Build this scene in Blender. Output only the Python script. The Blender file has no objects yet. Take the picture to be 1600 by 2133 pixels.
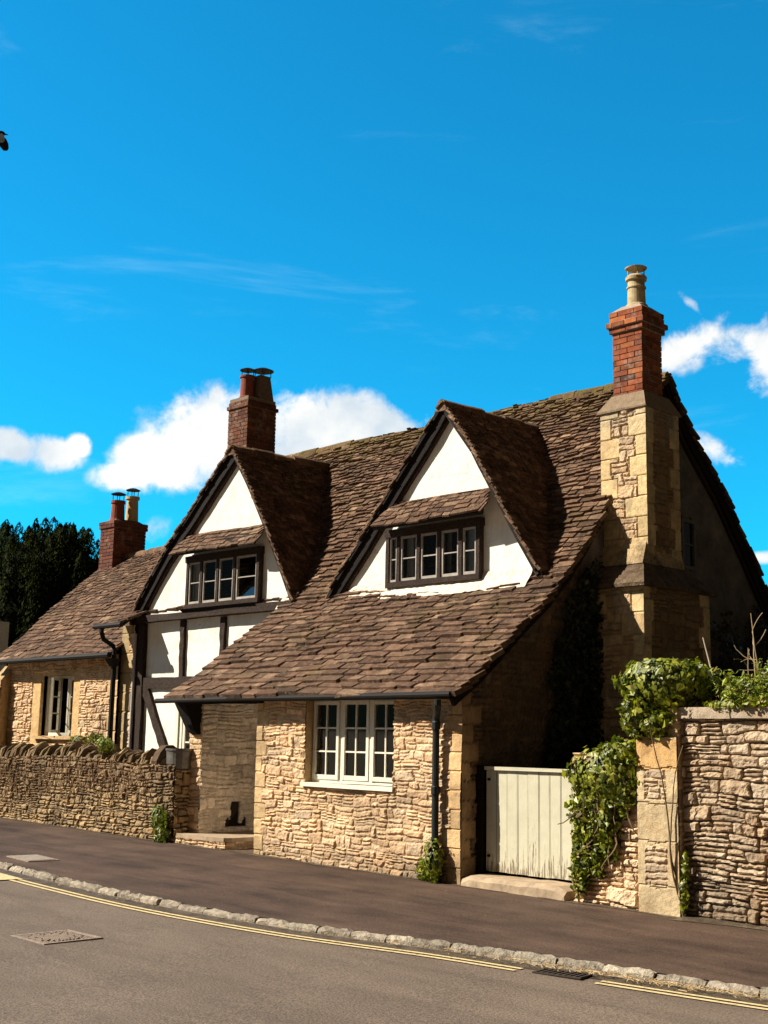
import bpy, math, random
import numpy as np
from mathutils import Matrix, Vector
random.seed(7)
RNG = np.random.default_rng(7)
SC = bpy.context.scene
COL = SC.collection

# ------------------------------------------------------------------ camera
CAM = np.array([9.681, -10.803, 1.553])
f_, a_, p_, r_ = 2637.79, 0.777272, 0.177347, 0.0181664
F0 = np.array([-math.cos(a_), math.sin(a_), 0]); R0 = np.array([math.sin(a_), math.cos(a_), 0]); U0 = np.array([0, 0, 1.])
Fw = F0*math.cos(p_)+U0*math.sin(p_); Uw = U0*math.cos(p_)-F0*math.sin(p_)
Rw = R0*math.cos(r_)+Uw*math.sin(r_); Uw = Uw*math.cos(r_)-R0*math.sin(r_)
cd = bpy.data.cameras.new('camera'); cam = bpy.data.objects.new('camera', cd); COL.objects.link(cam)
cam.matrix_world = Matrix(((Rw[0], Uw[0], -Fw[0], CAM[0]), (Rw[1], Uw[1], -Fw[1], CAM[1]), (Rw[2], Uw[2], -Fw[2], CAM[2]), (0, 0, 0, 1)))
cd.sensor_fit = 'VERTICAL'; cd.sensor_height = 36; cd.lens = f_/2133*36; cd.clip_end = 3000; cd.clip_start = .1
SC.camera = cam

# ------------------------------------------------------------------ sun, exposure
LD = Vector((1.1, 1.0, -1.2)).normalized()
sd = bpy.data.lights.new('sun', 'SUN'); sun = bpy.data.objects.new('sun', sd); COL.objects.link(sun)
sd.energy = 5.0; sd.angle = math.radians(.5); sd.color = (1, .91, .77)
sun.rotation_euler = LD.to_track_quat('-Z', 'Y').to_euler(); sun.location = (-20, -20, 30)
SC.view_settings.view_transform = 'Standard'; SC.view_settings.look = 'None'
SC.view_settings.exposure = .92; SC.view_settings.gamma = 1
SC.cycles.max_bounces = 6; SC.cycles.diffuse_bounces = 3; SC.cycles.transparent_max_bounces = 12
ELEV = math.asin(-LD.z); AZ = math.atan2(-LD.x, -LD.y)

# ------------------------------------------------------------------ node helper
class NT:
    def __init__(s, tree): s.t = tree; s.n = tree.nodes; s.l = tree.links
    def node(s, typ, ins=None, **kw):
        n = s.n.new(typ)
        for k, v in kw.items(): setattr(n, k, v)
        if ins:
            for k, v in ins.items():
                sk = n.inputs[k]
                if isinstance(v, bpy.types.NodeSocket): s.l.new(v, sk)
                else: sk.default_value = v
        return n
    def math(s, op, a, b=0., c=0., clamp=False):
        n = s.node('ShaderNodeMath', {0: a, 1: b, 2: c}, operation=op); n.use_clamp = clamp
        return n.outputs[0]
    def mix(s, fac, a, b, blend='MIX'):
        n = s.n.new('ShaderNodeMix'); n.data_type = 'RGBA'; n.blend_type = blend
        for k, v in ((0, fac), (6, a), (7, b)):
            if isinstance(v, bpy.types.NodeSocket): s.l.new(v, n.inputs[k])
            else: n.inputs[k].default_value = v if k == 0 or len(v) == 4 else (*v, 1)
        return n.outputs[2]
    def ramp(s, fac, stops):
        n = s.n.new('ShaderNodeValToRGB'); s.l.new(fac, n.inputs[0]); e = n.color_ramp.elements
        while len(e) < len(stops): e.new(.5)
        for q, (p, c) in zip(e, stops):
            q.position = p; q.color = c if len(c) == 4 else (*c, 1)
        return n.outputs[0]
    def noise(s, scale, detail=4, rough=.55, vec=None, dist=0.):
        ins = {'Scale': scale, 'Detail': detail, 'Roughness': rough, 'Distortion': dist}
        if vec is not None: ins['Vector'] = vec
        return s.node('ShaderNodeTexNoise', ins).outputs[0]
    def maprange(s, v, a, b, c=0., d=1., smooth=False):
        n = s.node('ShaderNodeMapRange', {0: v, 1: a, 2: b, 3: c, 4: d})
        if smooth: n.interpolation_type = 'SMOOTHSTEP'
        return n.outputs[0]

# ------------------------------------------------------------------ world: sky with clouds
W = bpy.data.worlds.new('World'); SC.world = W; W.use_nodes = True
w = NT(W.node_tree); w.n.clear()
sky = w.node('ShaderNodeTexSky'); sky.sky_type = 'NISHITA'; sky.sun_disc = False
sky.sun_elevation = ELEV; sky.sun_rotation = AZ; sky.air_density = 1.0; sky.dust_density = .2; sky.ozone_density = 3.0
dirn = w.node('ShaderNodeNewGeometry').outputs['Incoming']
dv = w.node('ShaderNodeVectorMath', {0: dirn, 3: -1.0}, operation='SCALE').outputs[0]
tint = w.mix(1.0, sky.outputs[0], (0.06, 1.10, 1.36, 1), 'MULTIPLY')
def aim(px, py):
    v = Fw*f_+Rw*(px-800)-Uw*(py-1066.5); return v/np.linalg.norm(v)
# clouds stand at these compass directions: (direction, half width, half height, lean, density)
CLOUDS = [(20, 930, 75, 36, .1, .95), (100, 945, 60, 32, .1, .95), (160, 930, 26, 26, 0, .75), (360, 955, 105, 62, -.2, 1.0), (270, 992, 75, 28, -.1, .9),
          (460, 920, 130, 95, 0, 1.15), (640, 900, 140, 80, 0, 1.15), (780, 890, 140, 62, .2, 1.05), (600, 960, 200, 70, 0, 1.1),
          (1440, 725, 68, 46, -.2, .88), (1525, 705, 105, 62, .15, .98), (1640, 730, 120, 84, .3, 1.0), (1448, 640, 44, 13, .8, .7), (1585, 800, 45, 32, .4, .66),
          (1480, 935, 70, 28, .35, .72), (1600, 1160, 60, 14, 0, .7), (300, 1110, 70, 45, -.3, .5)]
p3 = w.noise(9, 7, .6, dv, .2); p4 = w.noise(32, 5, .6, dv, .3)
acc = None
for (px, py, ra, rb, lean, dens) in CLOUDS:
    c = aim(px, py); up = np.array([0, 0, 1.]); t1 = np.cross(c, up); t1 /= np.linalg.norm(t1); t2 = np.cross(t1, c)
    t1, t2 = t1*math.cos(lean)-t2*math.sin(lean), t2*math.cos(lean)+t1*math.sin(lean)
    x = w.node('ShaderNodeVectorMath', {0: dv, 1: tuple(t1*f_/ra)}, operation='DOT_PRODUCT').outputs['Value']
    y = w.node('ShaderNodeVectorMath', {0: dv, 1: tuple(t2*f_/rb)}, operation='DOT_PRODUCT').outputs['Value']
    fr = w.node('ShaderNodeVectorMath', {0: dv, 1: tuple(c)}, operation='DOT_PRODUCT').outputs['Value']
    r2 = w.math('ADD', w.math('MULTIPLY', x, x), w.math('MULTIPLY', y, y))
    k = w.math('MULTIPLY', w.math('MULTIPLY', w.math('EXPONENT', w.math('MULTIPLY', r2, -.8)), dens), w.math('GREATER_THAN', fr, .5))
    acc = k if acc is None else w.math('MAXIMUM', acc, k)
nz = w.math('ADD', w.math('MULTIPLY', w.math('SUBTRACT', p3, .5), 2.0), w.math('MULTIPLY', w.math('SUBTRACT', p4, .5), 1.5))
body = w.math('ADD', acc, w.math('MULTIPLY', nz, w.maprange(acc, .05, .45)))
cm = w.maprange(body, .30, .84, 0, .96, True)
# thin cirrus streaks
cv = w.node('ShaderNodeMapping', {'Vector': dv, 'Scale': (2.2, 2.2, 11), 'Rotation': (.12, .2, .4)}).outputs[0]
cir = w.maprange(w.noise(1.6, 8, .62, cv, .5), .56, .86, 0, .2, True)
# unseen white cloud behind the camera, added to whiten the fill light
bk = w.node('ShaderNodeVectorMath', {0: dv, 1: (-.5, -.84, .2)}, operation='DOT_PRODUCT').outputs['Value']
fill_bank = w.math('MULTIPLY', w.maprange(bk, .2, .6, 0, 1, True), w.maprange(w.noise(2.5, 6, .6, dv), .40, .6, 0, .3, True))
shade = w.maprange(w.noise(11, 5, .55, dv), .35, .62)
ccol = w.mix(shade, (4.9, 5.5, 6.0, 1), (8.8, 8.3, 7.5, 1))
c1 = w.mix(cir, tint, (5.5, 8.6, 9.6, 1))
c2 = w.mix(w.math('MAXIMUM', cm, fill_bank), c1, ccol)
dk = w.maprange(w.node('ShaderNodeVectorMath', {0: dv, 1: (.86, -.12, .5)}, operation='DOT_PRODUCT').outputs['Value'], -.16, .09, 0, .99, True)
sx = w.node('ShaderNodeSeparateXYZ', {0: dv})
fr_ = w.math('MULTIPLY', w.maprange(sx.outputs[1], -.05, -.5, 0, .45, True), 1.0)
low_band = w.math('MULTIPLY', w.maprange(sx.outputs[1], -.02, -.25, 0, .97, True), w.maprange(w.math('ADD', sx.outputs[2], w.math('MULTIPLY', w.math('SUBTRACT', w.noise(7, 4, .6, dv), .5), .12)), .17, .21, 1, 0, True))
c2 = w.mix(w.math('MAXIMUM', dk, fr_), c2, (.26, .20, .16, 1))      # sky dimmed behind, overhead and to the right, added to deepen the shade
c2 = w.mix(low_band, c2, (.16, .12, .07, 1))                             # dark low band behind the camera, added to darken window reflections
bg = w.node('ShaderNodeBackground', {0: c2, 1: .077})
w.l.new(bg.outputs[0], w.node('ShaderNodeOutputWorld').inputs[0])

# ------------------------------------------------------------------ materials
def mat(name):
    m = bpy.data.materials.new(name); m.use_nodes = True; t = NT(m.node_tree); t.n.clear()
    out = t.node('ShaderNodeOutputMaterial'); b = t.node('ShaderNodeBsdfPrincipled'); t.l.new(b.outputs[0], out.inputs[0])
    b.inputs['Specular IOR Level'].default_value = .25; t.b = b
    t.pos = t.node('ShaderNodeTexCoord').outputs['Object']
    return m, t
def setc(t, c): t.l.new(c, t.b.inputs['Base Color'])
def bump(t, h, s=.5, d=.02):
    n = t.node('ShaderNodeBump', {'Height': h, 'Strength': s, 'Distance': d}); t.l.new(n.outputs[0], t.b.inputs['Normal'])
def attr(t): return t.node('ShaderNodeAttribute', attribute_name='col').outputs[0]
def geo_m(name, rough, bs, bd, scale=14, lo=.72, hi=1.25, fine=70, extra=None):
    m, t = mat(name)
    c = attr(t); n1 = t.noise(scale, 5, .6, t.pos); n2 = t.noise(fine, 4, .65, t.pos)
    v = t.math('MULTIPLY', t.maprange(n1, .25, .75, lo, hi), t.maprange(n2, .25, .75, .8, 1.2))
    vv = t.node('ShaderNodeCombineColor', {0: v, 1: v, 2: v}).outputs[0]
    c = t.mix(1.0, c, vv, 'MULTIPLY')
    if extra: c = extra(t, c)
    setc(t, c); t.b.inputs['Roughness'].default_value = rough
    bump(t, t.math('ADD', n1, t.math('MULTIPLY', n2, .6)), bs, bd)
    return m
M = {}
def stone_extra(t, c):   # iron stains and grey lichen patches
    k = t.maprange(t.noise(2.3, 5, .6, t.pos), .5, .75, 0, .45)
    c = t.mix(k, c, (.36, .19, .075, 1))
    k2 = t.maprange(t.noise(19, 5, .75, t.pos), .57, .7, 0, .65)
    return t.mix(k2, c, (.22, .19, .14, 1))
M['stone'] = geo_m('limestone', .9, .8, .015, extra=stone_extra)
def moss_extra(t, c):
    k = t.maprange(t.noise(2.4, 7, .72, t.pos), .48, .64, 0, .8)
    c = t.mix(k, c, (.050, .028, .016, 1))
    k2 = t.maprange(t.noise(24, 5, .75, t.pos), .57, .68, 0, .7)
    c = t.mix(k2, c, (.37, .27, .19, 1))
    k3 = t.math('MULTIPLY', t.maprange(t.noise(1.3, 5, .6, t.pos), .56, .7, 0, 1), t.maprange(t.noise(30, 3, .6, t.pos), .48, .6, 0, .75))
    c = t.mix(k3, c, (.10, .085, .012, 1))
    zz = t.node('ShaderNodeSeparateXYZ', {0: t.pos}).outputs[2]
    k4 = t.math('MULTIPLY', t.maprange(zz, 6.05, 6.7, 0, 1), t.maprange(t.noise(6, 6, .75, t.pos), .44, .6, 0, .85))
    return t.mix(k4, c, (.125, .10, .014, 1))
M['tile'] = geo_m('stone_tile', .95, 1.0, .035, scale=10, lo=.5, hi=1.4, fine=44, extra=moss_extra)
M['oldwall'] = geo_m('weathered_rubble', .95, .9, .02, scale=11, lo=.6, hi=1.3, fine=60, extra=lambda t, c: t.mix(t.maprange(t.noise(3.1, 6, .7, t.pos), .5, .66, 0, .6), c, (.10, .06, .035, 1)))
M['brick'] = geo_m('brick', .9, .6, .01, scale=12, lo=.7, hi=1.25, fine=80, extra=lambda t, c: t.mix(t.maprange(t.noise(5, 6, .75, t.pos), .53, .68, 0, .6), c, (.34, .27, .21, 1)))
M['col'] = geo_m('painted_detail', .7, .2, .005)
M['kerb'] = geo_m('kerb_stone', .9, 1.0, .03, scale=16, lo=.55, hi=1.35, fine=60)
# plaster
m, t = mat('white_plaster'); n = t.noise(3, 6, .65, t.pos); n2 = t.noise(14, 5, .6, t.pos)
c = t.mix(t.maprange(n, .48, .72, 0, .6), (.80, .77, .70, 1), (.64, .58, .48, 1))
c = t.mix(t.maprange(t.noise(38, 3, .6, t.pos), .7, .78, 0, .35), c, (.4, .35, .28, 1))
sk = t.noise(5, 5, .7, t.node('ShaderNodeMapping', {'Vector': t.pos, 'Scale': (4, 4, .35)}).outputs[0]); c = t.mix(t.maprange(sk, .54, .75, 0, .42), c, (.46, .39, .30, 1))
cr_ = t.node('ShaderNodeTexVoronoi', {'Vector': t.node('ShaderNodeMixRGB', {0: .12, 1: t.pos, 2: t.node('ShaderNodeTexNoise', {'Scale': 4., 'Vector': t.pos}).outputs[1]}).outputs[0], 'Scale': 1.6}, feature='DISTANCE_TO_EDGE').outputs[0]
c = t.mix(t.math('MULTIPLY', t.maprange(cr_, .0, .006, .5, 0), t.maprange(t.noise(1.4, 2, .5, t.pos), .5, .56)), c, (.2, .16, .12, 1))
setc(t, c); bump(t, t.math('ADD', n, t.math('MULTIPLY', n2, .4)), .6, .03); t.b.inputs['Roughness'].default_value = .9; M['plaster'] = m
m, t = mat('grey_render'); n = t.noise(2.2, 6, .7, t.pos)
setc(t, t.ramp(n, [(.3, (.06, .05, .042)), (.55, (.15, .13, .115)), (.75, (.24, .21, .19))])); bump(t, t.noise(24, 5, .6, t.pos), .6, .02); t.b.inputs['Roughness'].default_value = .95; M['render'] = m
# timber
def timber_m(name, c0, c1, c2):
    m, t = mat(name); mp = t.node('ShaderNodeMapping', {'Vector': t.pos, 'Scale': (7, 7, 7)}).outputs[0]
    wv = t.noise(5, 6, .7, mp, 1.2); n2 = t.noise(40, 4, .7, t.pos, 1.5)
    setc(t, t.ramp(t.math('ADD', t.math('MULTIPLY', wv, .6), t.math('MULTIPLY', n2, .4)), [(.32, c0), (.5, c1), (.68, c2)]))
    bump(t, t.math('ADD', wv, n2), .8, .015); t.b.inputs['Roughness'].default_value = .85; return m
M['timber'] = timber_m('oak_timber', (.010, .005, .003), (.032, .018, .012), (.11, .075, .052))
M['darkwood'] = timber_m('dark_timber', (.003, .0015, .001), (.007, .004, .003), (.022, .012, .008))
# gate paint
m, t = mat('gate_paint'); n = t.noise(6, 6, .7, t.pos, .4)
sep = t.node('ShaderNodeSeparateXYZ', {0: t.pos})
st = t.noise(9, 6, .7, t.node('ShaderNodeMapping', {'Vector': t.pos, 'Scale': (6, 6, .55)}).outputs[0], .3)
base = t.mix(t.maprange(n, .35, .7), (.56, .53, .40, 1), (.48, .455, .335, 1))
low = t.maprange(sep.outputs[2], .15, .55, 1, 0)
px = t.math('ABSOLUTE', t.math('SUBTRACT', sep.outputs[0], .86))
patch = t.math('MULTIPLY', t.maprange(px, .0, .16, 1, 0), t.maprange(sep.outputs[2], .3, .95, 1, .25))
k = t.maprange(t.math('ADD', st, t.math('MULTIPLY', t.math('MAXIMUM', low, t.math('MULTIPLY', patch, .85)), .22)), .68, .74, 0, .8)
setc(t, t.mix(k, base, (.13, .085, .045, 1))); bump(t, st, .4, .008); t.b.inputs['Roughness'].default_value = .6; M['gate'] = m
# asphalts
def asphalt(name, c0, c1, sc, speck, sp_c):
    m, t = mat(name); n = t.noise(.9, 6, .65, t.pos); n2 = t.noise(sc, 3, .7, t.pos); n3 = t.noise(sc*2.3, 2, .6, t.pos)
    st = t.noise(1.1, 5, .6, t.node('ShaderNodeMapping', {'Vector': t.pos, 'Scale': (.5, 2.6, 1), 'Rotation': (0, 0, .15)}).outputs[0], .6)
    c = t.mix(t.maprange(t.math('ADD', t.math('MULTIPLY', n, .5), t.math('MULTIPLY', st, .5)), .38, .62), c0, c1)
    v = t.math('MULTIPLY', t.maprange(n2, .3, .7, .45, 1.55), t.maprange(n3, .3, .7, .7, 1.3))
    c = t.mix(1.0, c, t.node('ShaderNodeCombineColor', {0: v, 1: v, 2: v}).outputs[0], 'MULTIPLY')
    c = t.mix(t.maprange(t.noise(17, 2, .5, t.pos), speck, speck+.02, 0, .7), c, sp_c)
    setc(t, c); bump(t, n2, .5, .012); t.b.inputs['Roughness'].default_value = .8; return m
M['road'] = asphalt('road_asphalt', (.118, .088, .066, 1), (.172, .130, .098, 1), 60, .80, (.3, .27, .22, 1))
M['pave'] = asphalt('pavement_asphalt', (.036, .0208, .0142, 1), (.104, .064, .044, 1), 62, .76, (.22, .19, .16, 1))
m, t = mat('verge_soil'); n = t.noise(12, 6, .7, t.pos)
setc(t, t.ramp(n, [(.3, (.06, .05, .025)), (.6, (.12, .095, .05)), (.8, (.2, .16, .1))])); bump(t, n, .8, .04); t.b.inputs['Roughness'].default_value = 1; M['soil'] = m
m, t = mat('line_paint'); n = t.noise(30, 5, .7, t.pos)
setc(t, t.mix(t.maprange(n, .5, .66, 0, .75), (.66, .52, .27, 1), (.17, .13, .09, 1))); t.b.inputs['Roughness'].default_value = .8; M['line'] = m
def plain(name, c, rough=.6, metal=0., nz=0., sc=20):
    m, t = mat(name)
    if nz:
        n = t.noise(sc, 5, .65, t.pos); v = t.maprange(n, .3, .7, 1-nz, 1+nz)
        setc(t, t.mix(1.0, (*c, 1), t.node('ShaderNodeCombineColor', {0: v, 1: v, 2: v}).outputs[0], 'MULTIPLY')); bump(t, n, .3, .006)
    else: t.b.inputs['Base Color'].default_value = (*c, 1)
    t.b.inputs['Roughness'].default_value = rough; t.b.inputs['Metallic'].default_value = metal; return m
M['pipe'] = plain('cast_iron', (.006, .004, .0035), .75, 0, .3)
M['bluepipe'] = plain('grey_downpipe', (.014, .018, .018), .55, 0, .25)
M['zinc'] = plain('galvanised_metal', (.17, .155, .14), .5, .6, .35, 9)
M['whitepaint'] = plain('cream_window_paint', (.74, .69, .56), .5, 0, .1)
M['greypaint'] = plain('grey_window_paint', (.34, .31, .27), .6, 0, .2)
M['whitepipe'] = plain('white_pipe', (.45, .42, .42), .5, 0, .12)
M['terracotta'] = plain('terracotta', (.22, .055, .03), .8, 0, .3)
M['buff'] = plain('buff_clay', (.47, .35, .17), .8, 0, .25)
M['stonepot'] = plain('buff_clay_weathered', (.42, .33, .19), .85, 0, .4, 8)
M['cowl'] = plain('cowl_metal', (.05, .045, .04), .45, .7, .3)
M['dark'] = plain('dark_room', (.012, .008, .006), .9)
M['curtain'] = plain('curtain', (.6, .56, .5), .9, 0, .1)
M['bluecurtain'] = plain('pale_blue_curtain', (.45, .5, .55), .9, 0, .1)
M['iron'] = plain('cast_iron_cover', (.30, .23, .175), .6, .1, .4, 30)
M['darkiron'] = plain('drain_iron', (.06, .045, .035), .6, .2, .3)
M['feather'] = plain('black_feather', (.006, .004, .005), .6, 0, .3)
M['slab'] = plain('step_stone', (.36, .27, .18), .9, 0, .3, 7)
M['lead'] = plain('lime_mortar', (.62, .56, .47), .9, 0, .3, 18)
m, t = mat('window_glass'); t.n.remove(t.b)
lw = t.node('ShaderNodeFresnel', {'IOR': 1.5}).outputs[0]
ms = t.node('ShaderNodeMixShader', {0: t.math('MULTIPLY', lw, 1.6), 1: t.node('ShaderNodeBsdfTransparent', {0: (.8, .82, .8, 1)}).outputs[0],
     2: t.node('ShaderNodeBsdfGlossy', {0: (1, 1, 1, 1), 1: .03}).outputs[0]})
t.l.new(ms.outputs[0], [n for n in t.n if n.type == 'OUTPUT_MATERIAL'][0].inputs[0]); M['glass'] = m
def leaf_m(name, rough=.45, spec=.5, tr=.25):
    m, t = mat(name); c = attr(t); setc(t, c); t.b.inputs['Roughness'].default_value = rough; t.b.inputs['Specular IOR Level'].default_value = spec
    td = t.node('ShaderNodeBsdfTranslucent', {0: t.mix(1.0, c, (1.3, 1.5, .5, 1), 'MULTIPLY')})
    mx = t.node('ShaderNodeMixShader', {0: tr, 1: t.b.outputs[0], 2: td.outputs[0]})
    t.l.new(mx.outputs[0], [n for n in t.n if n.type == 'OUTPUT_MATERIAL'][0].inputs[0]); return m
M['leaf'] = leaf_m('leaf'); M['needle'] = leaf_m('yew_needle', .9, .05, .08); M['twig'] = leaf_m('twig', .9, .1, 0.)

# ------------------------------------------------------------------ mesh helpers
def link(o, parent=None):
    COL.objects.link(o)
    if parent is not None: o.parent = parent
    return o
def mesh_obj(name, V, Fc, m, parent=None, cols=None, smooth=False):
    me = bpy.data.meshes.new(name); V = np.asarray(V, dtype=np.float32)
    if isinstance(Fc, np.ndarray):
        k = Fc.shape[1]; n = len(Fc)
        me.vertices.add(len(V)); me.vertices.foreach_set('co', V.ravel())
        me.loops.add(n*k); me.loops.foreach_set('vertex_index', Fc.astype(np.int32).ravel())
        me.polygons.add(n); me.polygons.foreach_set('loop_start', np.arange(n, dtype=np.int32)*k)
        me.update(calc_edges=True)
    else: me.from_pydata(V.tolist(), [], [tuple(q) for q in Fc]); me.update()
    if cols is not None:
        a = me.color_attributes.new('col', 'FLOAT_COLOR', 'POINT'); c = np.asarray(cols, dtype=np.float32)
        if c.shape[1] == 3: c = np.hstack([c, np.ones((len(c), 1), np.float32)])
        a.data.foreach_set('color', c.ravel())
    me.polygons.foreach_set('use_smooth', np.full(len(me.polygons), smooth))
    me.materials.append(m)
    return link(bpy.data.objects.new(name, me), parent)
def tag(o, label, cat, group=None, kind=None):
    if label: o['label'] = label
    if cat: o['category'] = cat
    if group: o['group'] = group
    if kind: o['kind'] = kind
    return o
def thing(name, label, cat, loc=(0, 0, 0), group=None):
    o = bpy.data.objects.new(name, None); o.empty_display_size = .3; link(o); o.location = loc; return tag(o, label, cat, group)
def under(o, root):      # keep world coordinates of a mesh built in world space
    o.parent = root; o.matrix_parent_inverse = Matrix.Translation(-root.location); return o
BOXF = np.array([[0, 3, 2, 1], [4, 5, 6, 7], [0, 1, 5, 4], [1, 2, 6, 5], [2, 3, 7, 6], [3, 0, 4, 7]])
class MB:
    def __init__(s): s.V = []; s.F = []; s.C = []; s.n = 0
    def add(s, V, Fc, c=(.5, .5, .5)):
        V = np.asarray(V, float); s.V.append(V); s.F += [[i+s.n for i in q] for q in Fc]
        c = np.asarray(c, float); s.C.append(np.tile(c, (len(V), 1)) if c.ndim == 1 else c); s.n += len(V)
    def box(s, x0, x1, y0, y1, z0, z1, c=(.5, .5, .5), jit=0.):
        V = np.array([[x0, y0, z0], [x1, y0, z0], [x1, y1, z0], [x0, y1, z0], [x0, y0, z1], [x1, y0, z1], [x1, y1, z1], [x0, y1, z1]], float)
        if jit: V += RNG.uniform(-jit, jit, V.shape)
        s.add(V, BOXF.tolist(), c)
    def hexa(s, lo, hi, c=(.5, .5, .5)): s.add(np.vstack([lo, hi]), BOXF.tolist(), c)
    def beam(s, a, b, w, h, side, c=(.5, .5, .5), seg=6, jit=.006):   # rectangular timber from a to b; 'side' gives the direction of w
        a = np.array(a, float); b = np.array(b, float); d = b-a; d /= np.linalg.norm(d); u = np.array(side, float); u -= d*(u@d); u /= np.linalg.norm(u); v = np.cross(d, u)
        V = []
        for i in range(seg+1):
            p = a+(b-a)*i/seg
            for su, sv in ((-1, -1), (1, -1), (1, 1), (-1, 1)): V.append(p+u*(su*w/2+RNG.uniform(-jit, jit))+v*(sv*h/2+RNG.uniform(-jit, jit)))
        Fc = [[0, 3, 2, 1], [4*seg+k for k in range(4)]]
        for i in range(seg):
            for k in range(4): Fc.append([4*i+k, 4*i+(k+1) % 4, 4*i+4+(k+1) % 4, 4*i+4+k])
        s.add(V, Fc, c)
    def tube(s, pts, r, seg=10, c=(.5, .5, .5), cap=True):
        pts = [np.array(p, float) for p in pts]; n = len(pts); r = [r]*n if np.isscalar(r) else r; V = []; prev = None
        for i, p in enumerate(pts):
            d = pts[min(i+1, n-1)]-pts[max(i-1, 0)]; d /= max(1e-9, np.linalg.norm(d))
            u = np.cross(d, [0, 0, 1.]) if prev is None else prev-d*(prev@d)
            if np.linalg.norm(u) < 1e-3: u = np.cross(d, [1., 0, 0])
            u /= np.linalg.norm(u); prev = u; v = np.cross(d, u)
            for k in range(seg):
                a = 2*math.pi*k/seg; V.append(p+r[i]*(u*math.cos(a)+v*math.sin(a)))
        Fc = [[i*seg+k, i*seg+(k+1) % seg, (i+1)*seg+(k+1) % seg, (i+1)*seg+k] for i in range(n-1) for k in range(seg)]
        if cap: Fc += [list(range(seg))[::-1], [(n-1)*seg+k for k in range(seg)]]
        s.add(V, Fc, c)
    def lathe(s, x, y, prof, seg=20, c=(.5, .5, .5)):
        V = [[x+r*math.cos(2*math.pi*k/seg), y+r*math.sin(2*math.pi*k/seg), z] for r, z in prof for k in range(seg)]
        n = len(prof); Fc = [[i*seg+k, i*seg+(k+1) % seg, (i+1)*seg+(k+1) % seg, (i+1)*seg+k] for i in range(n-1) for k in range(seg)]
        Fc += [list(range(seg))[::-1], [(n-1)*seg+k for k in range(seg)]]; s.add(V, Fc, c)
    def prism(s, poly, axis, a, b, c=(.5, .5, .5)):   # poly of 2-D points extruded along an axis
        n = len(poly); V = []
        for t_ in (a, b):
            for (p, q) in poly: V.append({'X': (t_, p, q), 'Y': (p, t_, q), 'Z': (p, q, t_)}[axis])
        s.add(V, [list(range(n))[::-1], list(range(n, 2*n))]+[[i, (i+1) % n, n+(i+1) % n, n+i] for i in range(n)], c)
    def build(s, name, m, parent=None, smooth=False):
        V = np.vstack(s.V); return mesh_obj(name, V, s.F, m, parent, np.vstack(s.C), smooth)

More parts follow.
